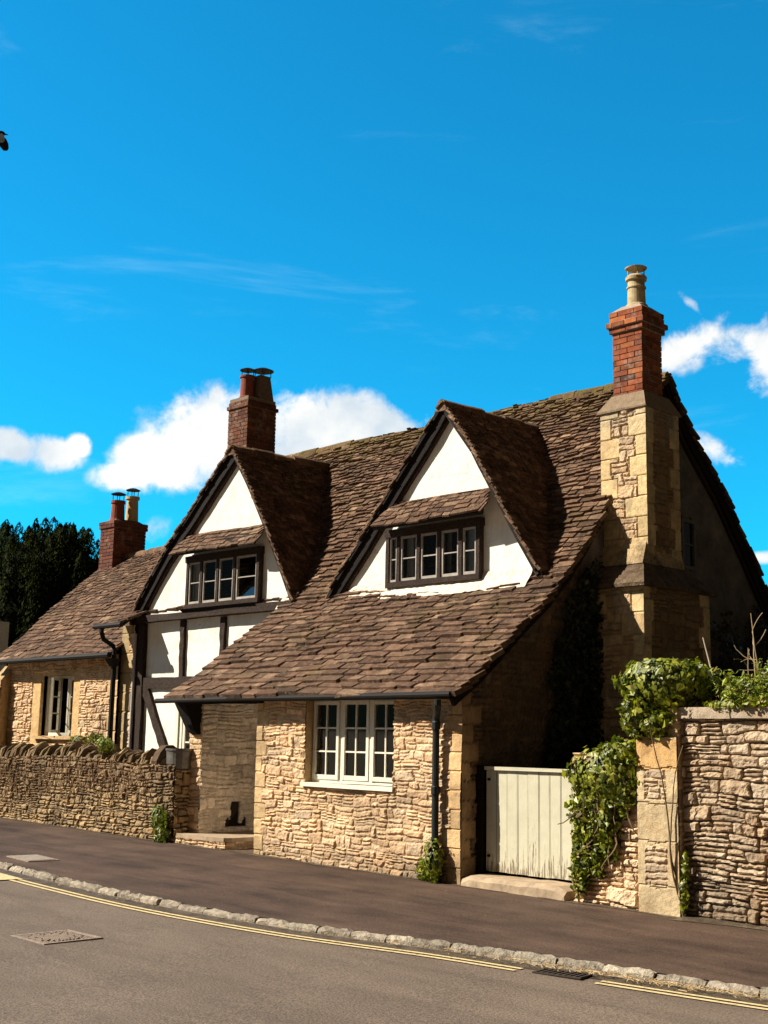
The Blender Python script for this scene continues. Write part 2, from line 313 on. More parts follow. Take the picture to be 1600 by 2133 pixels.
def _h(ix, iy, seed):
    v = np.sin(ix*127.1+iy*311.7+seed*74.7)*43758.5453; return v-np.floor(v)
def vn(x, y, seed=0):
    ix = np.floor(x); iy = np.floor(y); fx = x-ix; fy = y-iy; fx = fx*fx*(3-2*fx); fy = fy*fy*(3-2*fy)
    return (_h(ix, iy, seed)*(1-fx)+_h(ix+1, iy, seed)*fx)*(1-fy)+(_h(ix, iy+1, seed)*(1-fx)+_h(ix+1, iy+1, seed)*fx)*fy-.5
def fbm(x, y, seed=0, o=3): return sum(vn(x*2**i, y*2**i, seed+i*13)/2**i for i in range(o))
def ss(x, a, b):
    t_ = np.clip((x-a)/(b-a), 0, 1); return t_*t_*(3-2*t_)
def rubble(u, v, seed, ch=.16, cw=.27, warp=1., flush=0.):
    rg = np.random.default_rng(seed)
    uu = u+warp*(.05*fbm(u*4, v*5, seed, 2)+.014*fbm(u*19, v*21, seed+5, 2)); vv = v+warp*(.06*fbm(u*2.2, v*3, seed+9, 2)+.012*fbm(u*17, v*20, seed+3, 2))
    v0 = v.min()-.4; cb = [v0]
    while cb[-1] < v.max()+.5: cb.append(cb[-1]+ch*rg.uniform(.7, 1.35))
    cb = np.array(cb); ci = np.clip(np.searchsorted(cb, vv)-1, 0, len(cb)-2)
    h = np.zeros_like(u); r1 = np.zeros_like(u); r2 = np.zeros_like(u); d = np.zeros_like(u)
    for c in np.unique(ci):
        m = ci == c; sb = [u.min()-.5-rg.uniform(0, .3)]
        while sb[-1] < u.max()+.6: sb.append(sb[-1]+cw*rg.choice([.55, .8, 1., 1.3, 1.7])*rg.uniform(.85, 1.15))
        sb = np.array(sb); si = np.clip(np.searchsorted(sb, uu[m])-1, 0, len(sb)-2); n = len(sb)
        split = rg.choice([1, 2, 2, 3], n); fr = rg.uniform(.38, .62, n); k1 = rg.random((n, 3)); k2 = rg.random((n, 3)); tl = rg.uniform(-1, 1, (n, 3))
        wd = sb[si+1]-sb[si]; split[np.r_[np.diff(sb), 1] < cw*.7] = 1
        t_ = (vv[m]-cb[c])/(cb[c+1]-cb[c]); sp = split[si]; f1 = fr[si]
        lo = np.zeros_like(t_); hi = np.ones_like(t_); sub = np.zeros(len(t_), int)
        a = sp == 2; up = a & (t_ > f1); lo[up] = f1[up]; sub[up] = 1; dn = a & (t_ <= f1); hi[dn] = f1[dn]
        b = sp == 3; q = np.floor(np.clip(t_, 0, .999)*3); lo[b] = q[b]/3; hi[b] = (q[b]+1)/3; sub[b] = q[b].astype(int)
        H = cb[c+1]-cb[c]
        du = np.minimum(uu[m]-sb[si], sb[si+1]-uu[m]); dvv = np.minimum(t_-lo, hi-t_)*H
        du = np.maximum(du, 1e-4); dvv = np.maximum(dvv, 1e-4); dd = 1/np.sqrt(1/du**2+1/dvv**2)
        K1 = k1[si, sub]; K2 = k2[si, sub]
        h[m] = ss(dd, .003, .015)*(.5+.7*K1)+.25*tl[si, sub]*((uu[m]-sb[si])/wd-.5)*ss(dd, .002, .02); r1[m] = K1; r2[m] = K2; d[m] = dd
    h = np.maximum(h, flush)
    h += .40*fbm(u*11, v*16, seed+2, 3)*ss(d, .0, .02)+.26*fbm(u*38, v*42, seed+4, 2)
    return h, r1, r2, d
HON = np.array([[.68, .475, .285], [.62, .41, .235], [.75, .55, .36], [.56, .355, .195], [.57, .42, .28]])
def pal(r, P):
    x = r*(len(P)-1); i = np.clip(x.astype(int), 0, len(P)-2); fr = (x-i)[..., None]; return P[i]*(1-fr)+P[i+1]*fr
def wall(name, o, ud, nd, u0, u1, v0, v1, m, parent=None, res=.014, seed=1, amp=.035, top=None, bot=None, holes=(), P=HON, mortar=(.60, .44, .26), ch=.16, cw=.27, quoin=None, fn=None, plain=False, dirt=None, warp=1., bulge=.0, mort_w=.006, flush=.12):
    """rubble wall as a relief: o origin, ud horizontal direction, nd outward normal, vertical is z"""
    o = np.array(o, float); ud = np.array(ud, float); nd = np.array(nd, float)
    nu = max(2, int((u1-u0)/res)); nv = max(2, int((v1-v0)/res))
    us = np.linspace(u0, u1, nu+1); vs = np.linspace(0, 1, nv+1); Ug, T = np.meshgrid(us, vs)
    tp = np.full(nu+1, v1) if top is None else np.array([top(x) for x in us]); bt = np.full(nu+1, v0) if bot is None else np.array([bot(x) for x in us])
    Vg = bt[None]+(tp-bt)[None]*T
    if plain:
        h = .35*fbm(Ug*3, Vg*3, seed, 3); r1 = h*0+.5; r2 = r1; d = h*0+.1
    else: h, r1, r2, d = rubble(Ug, Vg, seed, ch, cw, warp, flush)
    col = pal(np.clip(r2, 0, 1), P)*(.8+.4*r1)[..., None]
    col = np.where((d < mort_w)[..., None], np.array(mortar)*1.0, col)
    if quoin:
        for (side, wl, ws, qh, qc) in quoin:
            e = (Ug-u0) if side == 'l' else (u1-Ug); q = np.floor((Vg+seed*.1)/qh); fr = (Vg+seed*.1)/qh-q
            wd = np.where(q % 2 == (0 if side == 'l' else 1), wl, ws)*(.85+.3*_h(q, q*0, seed+(3 if side == 'l' else 8)))
            mk = e < wd; ed = np.minimum(np.minimum(fr, 1-fr)*qh, np.abs(wd-e))
            h = np.where(mk, .7*ss(ed, .0, .012)+.10*fbm(Ug*18, Vg*18, seed+31, 3), h); cq = np.array(qc)*(.82+.36*_h(q, q*0+1, seed))[..., None]
            col = np.where(mk[..., None], cq*(.75+.25*ss(ed, 0, .008))[..., None], col)
    if fn: h, col = fn(Ug, Vg, h, col)
    if dirt: col = dirt(Ug, Vg, col)
    hh = h*amp+bulge*fbm(Ug*.9, Vg*1.1, seed+77, 2)
    Pt = o+Ug[..., None]*ud+hh[..., None]*nd; Pt[..., 2] = o[2]+Vg
    idx = np.arange((nu+1)*(nv+1)).reshape(nv+1, nu+1)
    q = np.stack([idx[:-1, :-1], idx[:-1, 1:], idx[1:, 1:], idx[1:, :-1]], -1)
    keep = np.ones((nv, nu), bool); uc = (Ug[:-1, :-1]+Ug[1:, 1:])/2; vc = (Vg[:-1, :-1]+Vg[1:, 1:])/2
    for (a, b, c, e) in holes: keep &= ~((uc > a) & (uc < b) & (vc > c) & (vc < e))
    Fq = q[keep]
    if np.cross(ud, [0, 0, 1])@nd < 0: Fq = Fq[:, ::-1]
    return mesh_obj(name, Pt.reshape(-1, 3), Fq, m, parent, col.reshape(-1, 3), False)

# ------------------------------------------------------------------ roofs of stone tiles
class Prof:
    def __init__(s, pts, ext):       # pts: polyline from the eave up; ext 'X' -> points are (Y,Z); ext 'Y' -> points are (X,Z)
        s.p = np.array(pts, float); s.ext = ext; s.L = np.r_[0, np.cumsum(np.linalg.norm(np.diff(s.p, axis=0), axis=1))]
    def at(s, t_):
        t_ = np.asarray(t_, float); i = np.clip(np.searchsorted(s.L, t_)-1, 0, len(s.p)-2)
        fr = (t_-s.L[i])/(s.L[i+1]-s.L[i]); q = s.p[i]+(s.p[i+1]-s.p[i])*fr[..., None]
        e = 1e-2*0+(s.p[i+1]-s.p[i]); e = e/np.linalg.norm(e, axis=-1, keepdims=True)
        n = np.stack([-e[..., 1], e[..., 0]], -1); n = n*np.sign(n[..., 1:2]+1e-9)
        return q, n
    def P(s, u, t_, h):
        q, n = s.at(t_); q = q+n*np.asarray(h)[..., None]; u = np.broadcast_to(u, q[..., 0].shape)
        return np.stack([u, q[..., 0], q[..., 1]], -1) if s.ext == 'X' else np.stack([q[..., 0], u, q[..., 1]], -1)
TILE = np.array([[.138, .077, .047], [.185, .107, .066], [.086, .045, .027], [.158, .093, .057], [.275, .178, .112]])
def tiles(name, pf, um, e0, e1, w0, w1, th, parent, seed=3, P=TILE, wav=.03, s0=-.06, s1=None, ragged=.02, m=None):
    """um(s)->(u0,u1); exposures and widths shrink from the eave to the ridge"""
    rg = np.random.default_rng(seed); V = []; C = []; S = pf.L[-1] if s1 is None else s1; s = s0
    while s < S-.02:
        k = np.clip(s/S, 0, 1); ex = e0+(e1-e0)*k**.6; u0, u1 = um(max(s, 0))
        if u1-u0 > .05:
            u = u0+rg.uniform(-.02, .02); ub = [u]
            while u < u1: u += (w0+(w1-w0)*k**.6)*rg.choice([.65, .85, 1, 1.2, 1.5])*rg.uniform(.9, 1.1); ub.append(u)
            ub[-1] = u1+rg.uniform(-.03, .03)
            for a, b in zip(ub[:-1], ub[1:]):
                if b-a < .04: continue
                th_ = th*rg.uniform(.75, 1.3); sl = s+rg.uniform(-ragged, ragged); sh = min(s+ex*1.9, S+.03); g = rg.uniform(.002, .007)
                sag = wav*(fbm(np.array([a, b])*.8, np.array([s, s])*.8, seed, 2)); lift = rg.uniform(0, .008)
                uu = np.array([a+g, b-g, b-g, a+g]); sv = np.array([sl+rg.uniform(-.012, .012), sl+rg.uniform(-.012, .012), sh, sh])
                hb = np.array([th_+lift, th_+lift+rg.uniform(-.004, .004), .0, .0])+np.array([sag[0], sag[1], sag[1], sag[0]])
                lo = pf.P(uu, np.clip(sv, -.2, S+.05), hb-th_*.9); hi = pf.P(uu+np.array([.004, -.004, 0, 0])*rg.uniform(0, 3), np.clip(sv+np.array([.006, .006, 0, 0]), -.2, S+.05), hb+th_*.25)
                V.append(np.vstack([lo, hi])); c = pal(np.array(rg.random()), P)*rg.uniform(.78, 1.22); C.append(np.tile(c, (8, 1)))
        s += ex*rg.uniform(.93, 1.07)
    n = len(V); V = np.vstack(V); Fq = (np.arange(n)[:, None, None]*8+BOXF[None]).reshape(-1, 4)
    return mesh_obj(name, V, Fq, m or M['tile'], parent, np.vstack(C))
def deck(name, pf, ulist, th, m, parent, s0=0., s1=None):   # solid board under the tiles; ulist: [(s,u0,u1)...]
    V = []; Fc = []
    for (s, a, b) in ulist:
        for h in (0., -th):
            V += [pf.P(np.array([a]), np.array([s]), np.array([h]))[0], pf.P(np.array([b]), np.array([s]), np.array([h]))[0]]
    n = len(ulist)
    for i in range(n-1):
        o = 4*i; Fc += [[o, o+1, o+5, o+4], [o+3, o+2, o+6, o+7], [o+2, o, o+4, o+6], [o+1, o+3, o+7, o+5]]
    Fc += [[1, 0, 2, 3], [4*n-4, 4*n-3, 4*n-1, 4*n-2]]
    return mesh_obj(name, V, Fc, m, parent)
def ridge_stones(name, pts, parent, r=.1, seg=.42, P=TILE*1.05, seed=5):
    rg = np.random.default_rng(seed); mb = MB(); pts = [np.array(p, float) for p in pts]
    for a, b in zip(pts[:-1], pts[1:]):
        L = np.linalg.norm(b-a); n = max(1, int(L/seg)); d = (b-a)/L; sd_ = np.cross(d, [0, 0, 1.]); sd_ /= np.linalg.norm(sd_)
        for i in range(n):
            p = a+(b-a)*(i/n)+d*.006; q = a+(b-a)*((i+1)/n)-d*.006; dz = rg.uniform(-.02, .025); V = []
            for e in (p, q):
                dz2 = dz+rg.uniform(-.008, .008)
                for (x, z) in ((-r*1.1, -.13), (-r*.62, .005), (0, .045), (r*.62, .005), (r*1.1, -.13)): V.append(e+sd_*x+np.array([0, 0, z+dz2]))
            mb.add(V, [[0, 1, 6, 5], [1, 2, 7, 6], [2, 3, 8, 7], [3, 4, 9, 8], [4, 3, 2, 1, 0], [5, 6, 7, 8, 9], [0, 5, 9, 4]], pal(np.array(rg.random()), P)*rg.uniform(.85, 1.25))
    return mb.build(name, M['tile'], parent)

# ------------------------------------------------------------------ foliage helpers
def leaves(name, C, N, size, m, parent=None, P=None, seed=1, asp=.8, up=-.4, jn=.7, fold=.25):
    rg = np.random.default_rng(seed); C = np.asarray(C, float); n = len(C); N = np.asarray(N, float)+rg.normal(0, jn, (n, 3)); N /= np.linalg.norm(N, axis=1, keepdims=True)
    t_ = rg.normal(0, .6, (n, 3)); t_[:, 2] += up; t_ -= N*(t_*N).sum(1, keepdims=True); t_ /= np.linalg.norm(t_, axis=1, keepdims=True); b = np.cross(N, t_)
    s = size*np.clip(rg.lognormal(-.12, .34, (n, 1)), .35, 1.9)
    V = np.stack([C-t_*s*.45, C+b*s*.5*asp-N*s*fold*.5-t_*s*.1, C+t_*s*.6-N*s*.1, C-b*s*.5*asp-N*s*fold*.5-t_*s*.1], 1).reshape(-1, 3)
    i = np.arange(n)[:, None]*4; Fq = np.concatenate([i+np.array([[0, 1, 2]]), i+np.array([[0, 2, 3]])])
    P = np.array([[.03, .06, .008], [.07, .12, .012], [.12, .17, .018]]) if P is None else np.array(P)
    c = pal(rg.random(n), P)*rg.uniform(.65, 1.3, (n, 1)); dead = rg.random(n) < .018; c[dead] = np.array([.16, .09, .03])*c[dead].sum(1, keepdims=True)*2.2; return mesh_obj(name, V, Fq, m, parent, np.repeat(c, 4, 0))
def blob(ells, n, seed=1, shell=.55, front=None):
    """points through the outer part of a union of ellipsoids, with outward normals"""
    rg = np.random.default_rng(seed); tot = sum(e[3]*e[4]+e[4]*e[5]+e[3]*e[5] for e in ells); C = []; N = []
    for (x, y, z, a, b, c) in ells:
        k = int(n*(a*b+b*c+a*c)/tot); d = rg.normal(0, 1, (k, 3)); d /= np.linalg.norm(d, axis=1, keepdims=True)
        lump = 1+.55*fbm(d[:, 0]*2.3+x*3, d[:, 2]*2.3+d[:, 1]*1.7+z*3, seed, 3)
        r = (rg.uniform(shell, 1.05, k)**.6*lump)[:, None]; C.append(np.array([x, y, z])+d*r*np.array([a, b, c])); q = d/np.array([a, b, c]); N.append(q/np.linalg.norm(q, axis=1, keepdims=True))
    return np.vstack(C), np.vstack(N)
def stems(name, paths, r0, m, parent, c=(.2, .14, .08), seg=5):
    mb = MB()
    for p in paths: mb.tube(p, np.linspace(r0, r0*.35, len(p)), seg, c)
    return mb.build(name, m, parent)
def wander(a, d, n, step, jit, rg, bend=(0, 0, 0)):
    p = [np.array(a, float)]; d = np.array(d, float)
    for i in range(n): d = d+rg.normal(0, jit, 3)+np.array(bend); d /= np.linalg.norm(d); p.append(p[-1]+d*step)
    return p
#@@SETTING
# ================================================================== THE SETTING
def gz(x, y): return -.0155*x-.012+.012*y                       # pavement height
KERB = np.array([(-60, 30), (-30, 8), (-18, 1.0), (-12, -1.6), (-8, -2.62), (-4.7, -3.02), (-2.6, -3.2), (-.8, -3.25), (1, -3.09), (2.4, -2.76), (3.4, -2.6), (5, -2.32), (8, -1.75), (14, -.5), (30, 3.5), (60, 12)], float)
def smooth_line(P, n=8):
    out = []
    for i in range(len(P)-1):
        p0 = P[max(i-1, 0)]; p1 = P[i]; p2 = P[i+1]; p3 = P[min(i+2, len(P)-1)]
        for k in range(n):
            t_ = k/n; out.append(.5*(2*p1+(p2-p0)*t_+(2*p0-5*p1+4*p2-p3)*t_**2+(3*p1-p0-3*p2+p3)*t_**3))
    out.append(P[-1]); return np.array(out)
KL = smooth_line(KERB)
def off(L, d):
    t_ = np.gradient(L, axis=0); t_ /= np.linalg.norm(t_, axis=1, keepdims=True); return L+np.stack([t_[:, 1], -t_[:, 0]], 1)*d
def strip(name, A, B, za, zb, m):
    V = np.vstack([np.c_[A, za], np.c_[B, zb]]); n = len(A); i = np.arange(n-1)
    o = mesh_obj(name, V, np.stack([i+n, i+n+1, i+1, i], 1), m); return o
def rz(x, y): return gz(x, -2.8)-.05-.0*y
K0 = KL; zk = gz(K0[:, 0], K0[:, 1])
far = K0.copy(); far[:, 1] = np.maximum(far[:, 1], 0)+45
tag(strip('pavement', K0, np.c_[K0[:, 0], np.maximum(K0[:, 1]+1, .6)], zk, gz(K0[:, 0], 0*K0[:, 1]+.6), M['pave']), None, None, kind='structure')
g = MB(); g.add([[-900, -900, -16], [900, -900, -16], [900, 900, -16], [-900, 900, -16]], [[0, 1, 2, 3]]);
go = mesh_obj('ground', [[-900, -400, 8.0], [-60, -80, .62], [-60, 60, .62], [-900, 400, 8.0], [60, -80, -1.3], [60, 60, -1.3], [900, -400, -6], [900, 400, -6], [-900, 900, 8], [900, 900, -6], [-900, -900, 8], [900, -900, -6]],
     [[0, 1, 2, 3], [1, 4, 5, 2], [4, 6, 7, 5], [3, 2, 5, 7, 9, 8], [10, 11, 6, 4, 1, 0]], M['soil'])
tag(go, None, None, kind='structure')
R1 = off(K0, .13); zr = rz(R1[:, 0], 0); Rf = R1.copy(); Rf[:, 1] -= 14; Rf[:, 0] += 0
tag(strip('road', Rf, R1-np.array([0, -.05]), rz(Rf[:, 0], 0)+.1, zr+.0, M['road']), None, None, kind='structure')
# kerb of individual rough stones set in one line
kb = MB(); rg = np.random.default_rng(21); seglen = np.r_[0, np.cumsum(np.linalg.norm(np.diff(K0, axis=0), axis=1))]
s = np.interp(-16, K0[:, 0], seglen); send = np.interp(10, K0[:, 0], seglen)
def kp(s_, d): 
    x = np.interp(s_, seglen, K0[:, 0]); y = np.interp(s_, seglen, K0[:, 1]); t_ = np.array([np.interp(s_+.1, seglen, K0[:, 0])-x, np.interp(s_+.1, seglen, K0[:, 1])-y]); t_ /= np.linalg.norm(t_)
    return np.array([x+t_[1]*d, y-t_[0]*d])
KS = np.array([[.36, .30, .23], [.28, .235, .18], [.43, .37, .28], [.32, .27, .205]])
while s < send:
    L = rg.uniform(.2, .42); nx = 6; w_ = rg.uniform(.07, .09); dz = rg.uniform(-.006, .012); gap = rg.uniform(.003, .009); V = []; c = pal(np.array(rg.random()), KS)*rg.uniform(.75, 1.2)
    for i in range(nx+1):
        q = s+gap+(L-2*gap)*i/nx; en = .010 if i in (0, nx) else 0
        for (d, z) in ((-.015, -.03), (-.01, .0-en), (.02, .008-en), (w_-.03, .004-en), (w_-en*.6, -.02-en), (w_+.006-en*.6, -.1)):
            p = kp(q, d+rg.uniform(-.012, .012)); V.append([p[0], p[1], gz(p[0], p[1])+z+dz+rg.uniform(-.009, .009)])
    Fc = [[6*i+k, 6*i+k+1, 6*i+7+k, 6*i+6+k] for i in range(nx) for k in range(5)]+[[5, 4, 3, 2, 1, 0], [6*nx+k for k in range(6)]]
    kb.add(V, Fc, c); s += L
tag(kb.build('kerb', M['kerb'], None, False), None, None, kind='structure')
# gutter dust and the painted lines
def road_strip(name, d0, d1, x0, x1, lift, m):
    L = K0[(K0[:, 0] > x0) & (K0[:, 0] < x1)]; L = smooth_line(L, 3)
    A = off(L, d1); B = off(L, d0); return strip(name, A, B, rz(A[:, 0], 0)+lift+.0072*(d1-.13), rz(B[:, 0], 0)+lift+.0072*(d0-.13), m)
m, t = mat('gutter_dust'); n = t.noise(9, 6, .7, t.pos); n2 = t.noise(70, 4, .7, t.pos)
setc(t, t.ramp(t.math('ADD', t.math('MULTIPLY', n, .5), t.math('MULTIPLY', n2, .5)), [(.36, (.045, .03, .022)), (.52, (.10, .075, .05)), (.66, (.27, .2, .12))])); bump(t, n2, .7, .02); M['dust'] = m
tag(road_strip('gutter', .12, .30, -16, 12, .004, M['dust']), None, None, kind='structure')
for d in (.33, .43):
    for (a, b) in ((-4.6, 3.35), (3.78, 12)): tag(road_strip('road_marking', d, d+.05, a, b, .008, M['line']), None, None, kind='structure')
tag(road_strip('road_marking', .31, .62, -9.5, -3.3, .0125, M['line']), None, None, kind='structure')

# ================================================================== THE MAIN HOUSE
HP = [(-.2, 2.07), (.21, 2.32), (.63, 2.65), (1.08, 3.0), (1.545, 3.345), (1.94, 3.71), (2.244, 4.04), (2.563, 4.42), (2.87, 4.85), (4.25, 6.72)]
def hz(y): return np.interp(y, [q[0] for q in HP], [q[1] for q in HP])
RP = [(8.4, 2.2), (6.88, 3.82), (6.215, 4.62), (5.57, 5.33), (4.82, 6.0), (4.46, 6.39), (4.25, 6.72)]
house = thing('timber_framed_house', 'large old house with two white gables, brown stone tile roof and tall end chimney', 'house')
main = Prof(HP, 'X'); rear = Prof(RP, 'X')
YS = 1.85
def um_main(s):
    y = main.at(np.array([s]))[0][0][0]
    x0 = -5.42+.09*max(0, y) if y < 1.83 else -9.25
    x1 = .12 if (y < 2.80 or y > 3.62) else -.015
    return x0, x1
roof = tiles('roof', main, um_main,  .165, .064, .34, .125, .044, house, seed=3, ragged=.028, wav=.05)
ss_ = [0, .3, .6, .9, 1.2, 1.6, 2.0, 2.3]; sm = np.interp(YS, main.p[:, 0], main.L)
under_l = [(x, -5.38, .07) for x in np.linspace(0, sm, 6)]
deck('roof_board', main, under_l, .07, M['darkwood'], roof)
deck('roof_board', main, [(sm+.01, -9.2, .07)]+[(x, -9.2, .07) for x in main.L if x > sm+.02], .07, M['darkwood'], roof)
tiles('rear_roof', rear, lambda s: (-9.25, .14), .2, .1, .5, .3, .035, house, seed=8)
deck('roof_board', rear, [(x, -9.2, .09) for x in rear.L], .07, M['darkwood'], house)
ridge_stones('ridge_tile', [(-9.2, 4.25, 6.74), (-6.9, 4.25, 6.745), (-4.0, 4.25, 6.70), (-1.5, 4.25, 6.73), (.1, 4.25, 6.72)], house)
# gable roofs: (apex, left verge from foot, right verge from foot)
def gable_roof(L, R, y0, seed, lab):
    out = []
    for pts, sd_ in ((L, 0), (R, 1)):
        pf = Prof(pts, 'Y')
        def um(s, pf=pf):
            z = pf.at(np.array([s]))[0][0][1]; return y0, max(y0+.12, float(np.interp(z, [q[1] for q in HP], [q[0] for q in HP]))+.12)
        o = tiles('gable_roof', pf, um, .105, .066, .19, .13, .026, house, seed=seed+sd_, ragged=.014, wav=.03)
        S = pf.L[-1]; deck('roof_board', pf, [(x, y0+.02, um(x)[1]) for x in np.linspace(0, S, 14)], .05, M['darkwood'], o); out.append(pf)
    return out
LV = [(-9.38, 3.51), (-9.24, 3.79), (-8.91, 4.19), (-8.42, 4.73), (-7.87, 5.19), (-7.22, 5.78), (-6.68, 6.27)]
LR = [(-5.03, 3.64), (-5.25, 4.04), (-5.64, 4.72), (-6.17, 5.56), (-6.68, 6.27)]
RL = [(-4.24, 3.6), (-4.04, 3.87), (-3.45, 4.49), (-2.78, 5.26), (-2.32, 5.75), (-1.95, 6.18)]
RR = [(-.29, 3.72), (-.58, 4.17), (-.99, 4.82), (-1.41, 5.5), (-1.95, 6.18)]
gable_roof(LV, LR, 1.70, 31, ''); gable_roof(RL, RR, 1.70, 41, '')
ridge_stones('ridge_tile', [(-6.68, 1.71, 6.26), (-6.7, 3.95, 6.33)], house, .09, seed=6)
ridge_stones('ridge_tile', [(-1.95, 1.71, 6.17), (-1.95, 3.9, 6.22)], house, .09, seed=7)
# white gable faces
def gtop(Lp, Rp, dz):
    P = sorted(Lp+Rp[::-1][1:] if Lp[-1] == Rp[-1] else Lp+Rp, key=lambda q: q[0]); xs = [q[0] for q in P]; zs = [q[1] for q in P]; return lambda x: float(np.interp(x, xs, zs))-dz
wall('plaster_wall', (0, YS, 0), (1, 0, 0), (0, -1, 0), -9.25, -5.0, 0, 6, M['plaster'], house, .035, 5, .02, top=lambda x: max(2.2, gtop(LV, LR, .02)(x)), plain=True,
     holes=[(-7.72, -5.97, 3.70, 4.42), (-8.0, -7.3, .4, 2.2)], P=np.array([[.8, .77, .7]]*2), mortar=(.8, .77, .7))
wall('plaster_wall', (0, YS, 0), (1, 0, 0), (0, -1, 0), -4.2, -.30, 3.4, 6, M['plaster'], house, .035, 6, .02, top=lambda x: max(3.5, gtop(RL, RR, .02)(x)), plain=True,
     holes=[(-2.9, -1.4, 3.72, 4.40)], P=np.array([[.8, .77, .7]]*2), mortar=(.8, .77, .7))
def verge_boards(pts, y, wdt, dep, name='bargeboard', dz=-.13, m='darkwood', tk=.06):
    mb = MB()
    for a, b in zip(pts[:-1], pts[1:]):
        mb.beam((a[0], y, a[1]+dz), (b[0], y, b[1]+dz), tk, wdt, (0, 1, 0), seg=3, jit=.004)
    return mb.build(name, M[m], house)
for pts, dz in ((LV, -.17), (RL, -.16)): verge_boards(pts, 1.79, .14, .06, dz=dz)
for pts, dz in ((LR, -.085), (RR, -.085)): verge_boards(pts, 1.775, .05, .05, dz=dz, m='timber')
for pts, dz in ((LV, -.26), (RL, -.235)): verge_boards(pts, 1.825, .10, .04, 'rafter', dz=dz, m='timber')
# timber frame of the left gable
def tim(name, a, b, w_, h_, side=(0, 1, 0), m='timber', jit=.008): 
    mb = MB(); mb.beam(a, b, w_, h_, side, seg=9, jit=jit); return mb.build(name, M[m], house)
tim('bressummer', (-9.15, 1.79, 3.53), (-5.0, 1.79, 3.55), .2, .12)
tim('post', (-9.11, 1.825, .1), (-9.11, 1.825, 3.46), .1, .19)
tim('stud', (-7.93, 1.83, 2.52), (-7.93, 1.83, 3.47), .07, .115)
tim('stud', (-6.83, 1.83, 2.1), (-6.83, 1.83, 3.47), .07, .11)
tim('rail', (-9.0, 1.83, 2.43), (-7.3, 1.83, 2.43), .08, .18)
tim('brace', (-8.98, 1.828, 2.36), (-8.25, 1.828, 1.22), .07, .17)

# windows -------------------------------------------------------------
def frame_bar(mb, x0, x1, y0, y1, z0, z1, j=.002): mb.box(x0, x1, y0, y1, z0, z1, jit=j)
def casement(root, x0, x1, z0, z1, y, cols, rows, fw, bw, m, dep=.05, tilt=0.):
    """one glazed light: stiles, rails and glazing bars as one mesh, its pane a second"""
    mb = MB(); frame_bar(mb, x0, x0+fw, y, y+dep, z0, z1); frame_bar(mb, x1-fw, x1, y, y+dep, z0, z1)
    frame_bar(mb, x0+fw, x1-fw, y+.001, y+dep-.002, z0, z0+fw*1.25); frame_bar(mb, x0+fw, x1-fw, y+.001, y+dep-.002, z1-fw, z1)
    for i in range(1, cols):
        c = x0+fw+(x1-x0-2*fw)*i/cols; frame_bar(mb, c-bw/2, c+bw/2, y+.008, y+dep-.008, z0+fw, z1-fw, .001)
    for i in range(1, rows):
        c = z0+fw*1.25+(z1-z0-2.25*fw)*i/rows; frame_bar(mb, x0+fw, x1-fw, y+.01, y+dep-.01, c-bw/2, c+bw/2, .001)
    o = mb.build('casement', m, root); g = MB(); yy = y+dep*.55
    tl = np.r_[RNG.uniform(-.006, .006, 1), tilt]
    g.add([[x0+fw*.5, yy+tl[0], z0+fw*.5], [x1-fw*.5, yy-tl[0], z0+fw*.5], [x1-fw*.5, yy-tl[0]+tl[1], z1-fw*.5], [x0+fw*.5, yy+tl[0]+tl[1], z1-fw*.5]], [[0, 1, 2, 3]])
    g.build('pane', M['glass'], root); return o
def room(root, x0, x1, y0, y1, z0, z1):
    mb = MB(); V = np.array([[x0, y0, z0], [x1, y0, z0], [x1, y1, z0], [x0, y1, z0], [x0, y0, z1], [x1, y0, z1], [x1, y1, z1], [x0, y1, z1]], float)
    mb.add(V, [[0, 1, 2, 3], [4, 7, 6, 5], [1, 5, 6, 2], [2, 6, 7, 3], [3, 7, 4, 0]]); return mb.build('dark_recess', M['dark'], root)
def curtain(root, x0, x1, y, z0, z1, m='curtain', n=14, taper=0.):
    V = []; 
    for k in range(2):
        for i in range(n+1):
            t_ = i/n; z = z0 if k == 0 else z1; V.append([x0+(x1-x0)*t_*(1-taper*(1-k)), y+.022*math.sin(t_*n*1.7)+RNG.uniform(-.004, .004), z])
    return mesh_obj('curtain', V, [[i, i+1, n+2+i, n+1+i] for i in range(n)], M[m], root, None, True)
# window of the lean-to
wt = bpy.data.objects.new('window', None); link(wt, house); wt['label'] = 'wide cream window of three tall lights in the low stone front'
X0, X1, Z0, Z1, YW = -2.64, -1.055, 1.0, 2.04, .14
room(wt, X0, X1, .02, 1.1, Z0, Z1)
fr = MB(); frame_bar(fr, X0, X1, YW-.02, YW+.1, Z0, Z0+.045); frame_bar(fr, X0, X1, YW-.02, YW+.1, Z1-.03, Z1+.04)
wl = (X1-X0)/3
for i in range(4):
    xx = X0+wl*i; frame_bar(fr, max(X0, xx-.028), min(X1, xx+.028), YW-.018, YW+.09, Z0+.045, Z1-.03)
fr.build('frame', M['whitepaint'], wt)
for i in range(3): casement(wt, X0+wl*i+.028, X0+wl*(i+1)-.028, Z0+.045, Z1-.03, YW-.04+.012*i % .02, 2, 3, .043, .020, M['whitepaint'])
sl = MB(); sl.box(X0-.03, X1+.03, -.055, YW-.02, Z0-.05, Z0, jit=.004); sl.build('sill', M['whitepaint'], wt)
for xa in (X0-.05, X1): rv = MB(); rv.box(xa, xa+.05, .0, YW+.1, Z0, Z1+.03, (.5, .34, .17), .003); rv.build('reveal', M['stone'], wt)
SLM = plain('shutter_wood', (.16, .09, .05), .6)
for i in range(3):
    xa = X0+wl*i+wl*.52; bl = MB()
    for k in range(6): bl.box(xa, xa+wl*.4, .30, .312, Z0+.09+.045*k, Z0+.098+.045*k)
    bl.build('shutter_slats', SLM, wt)
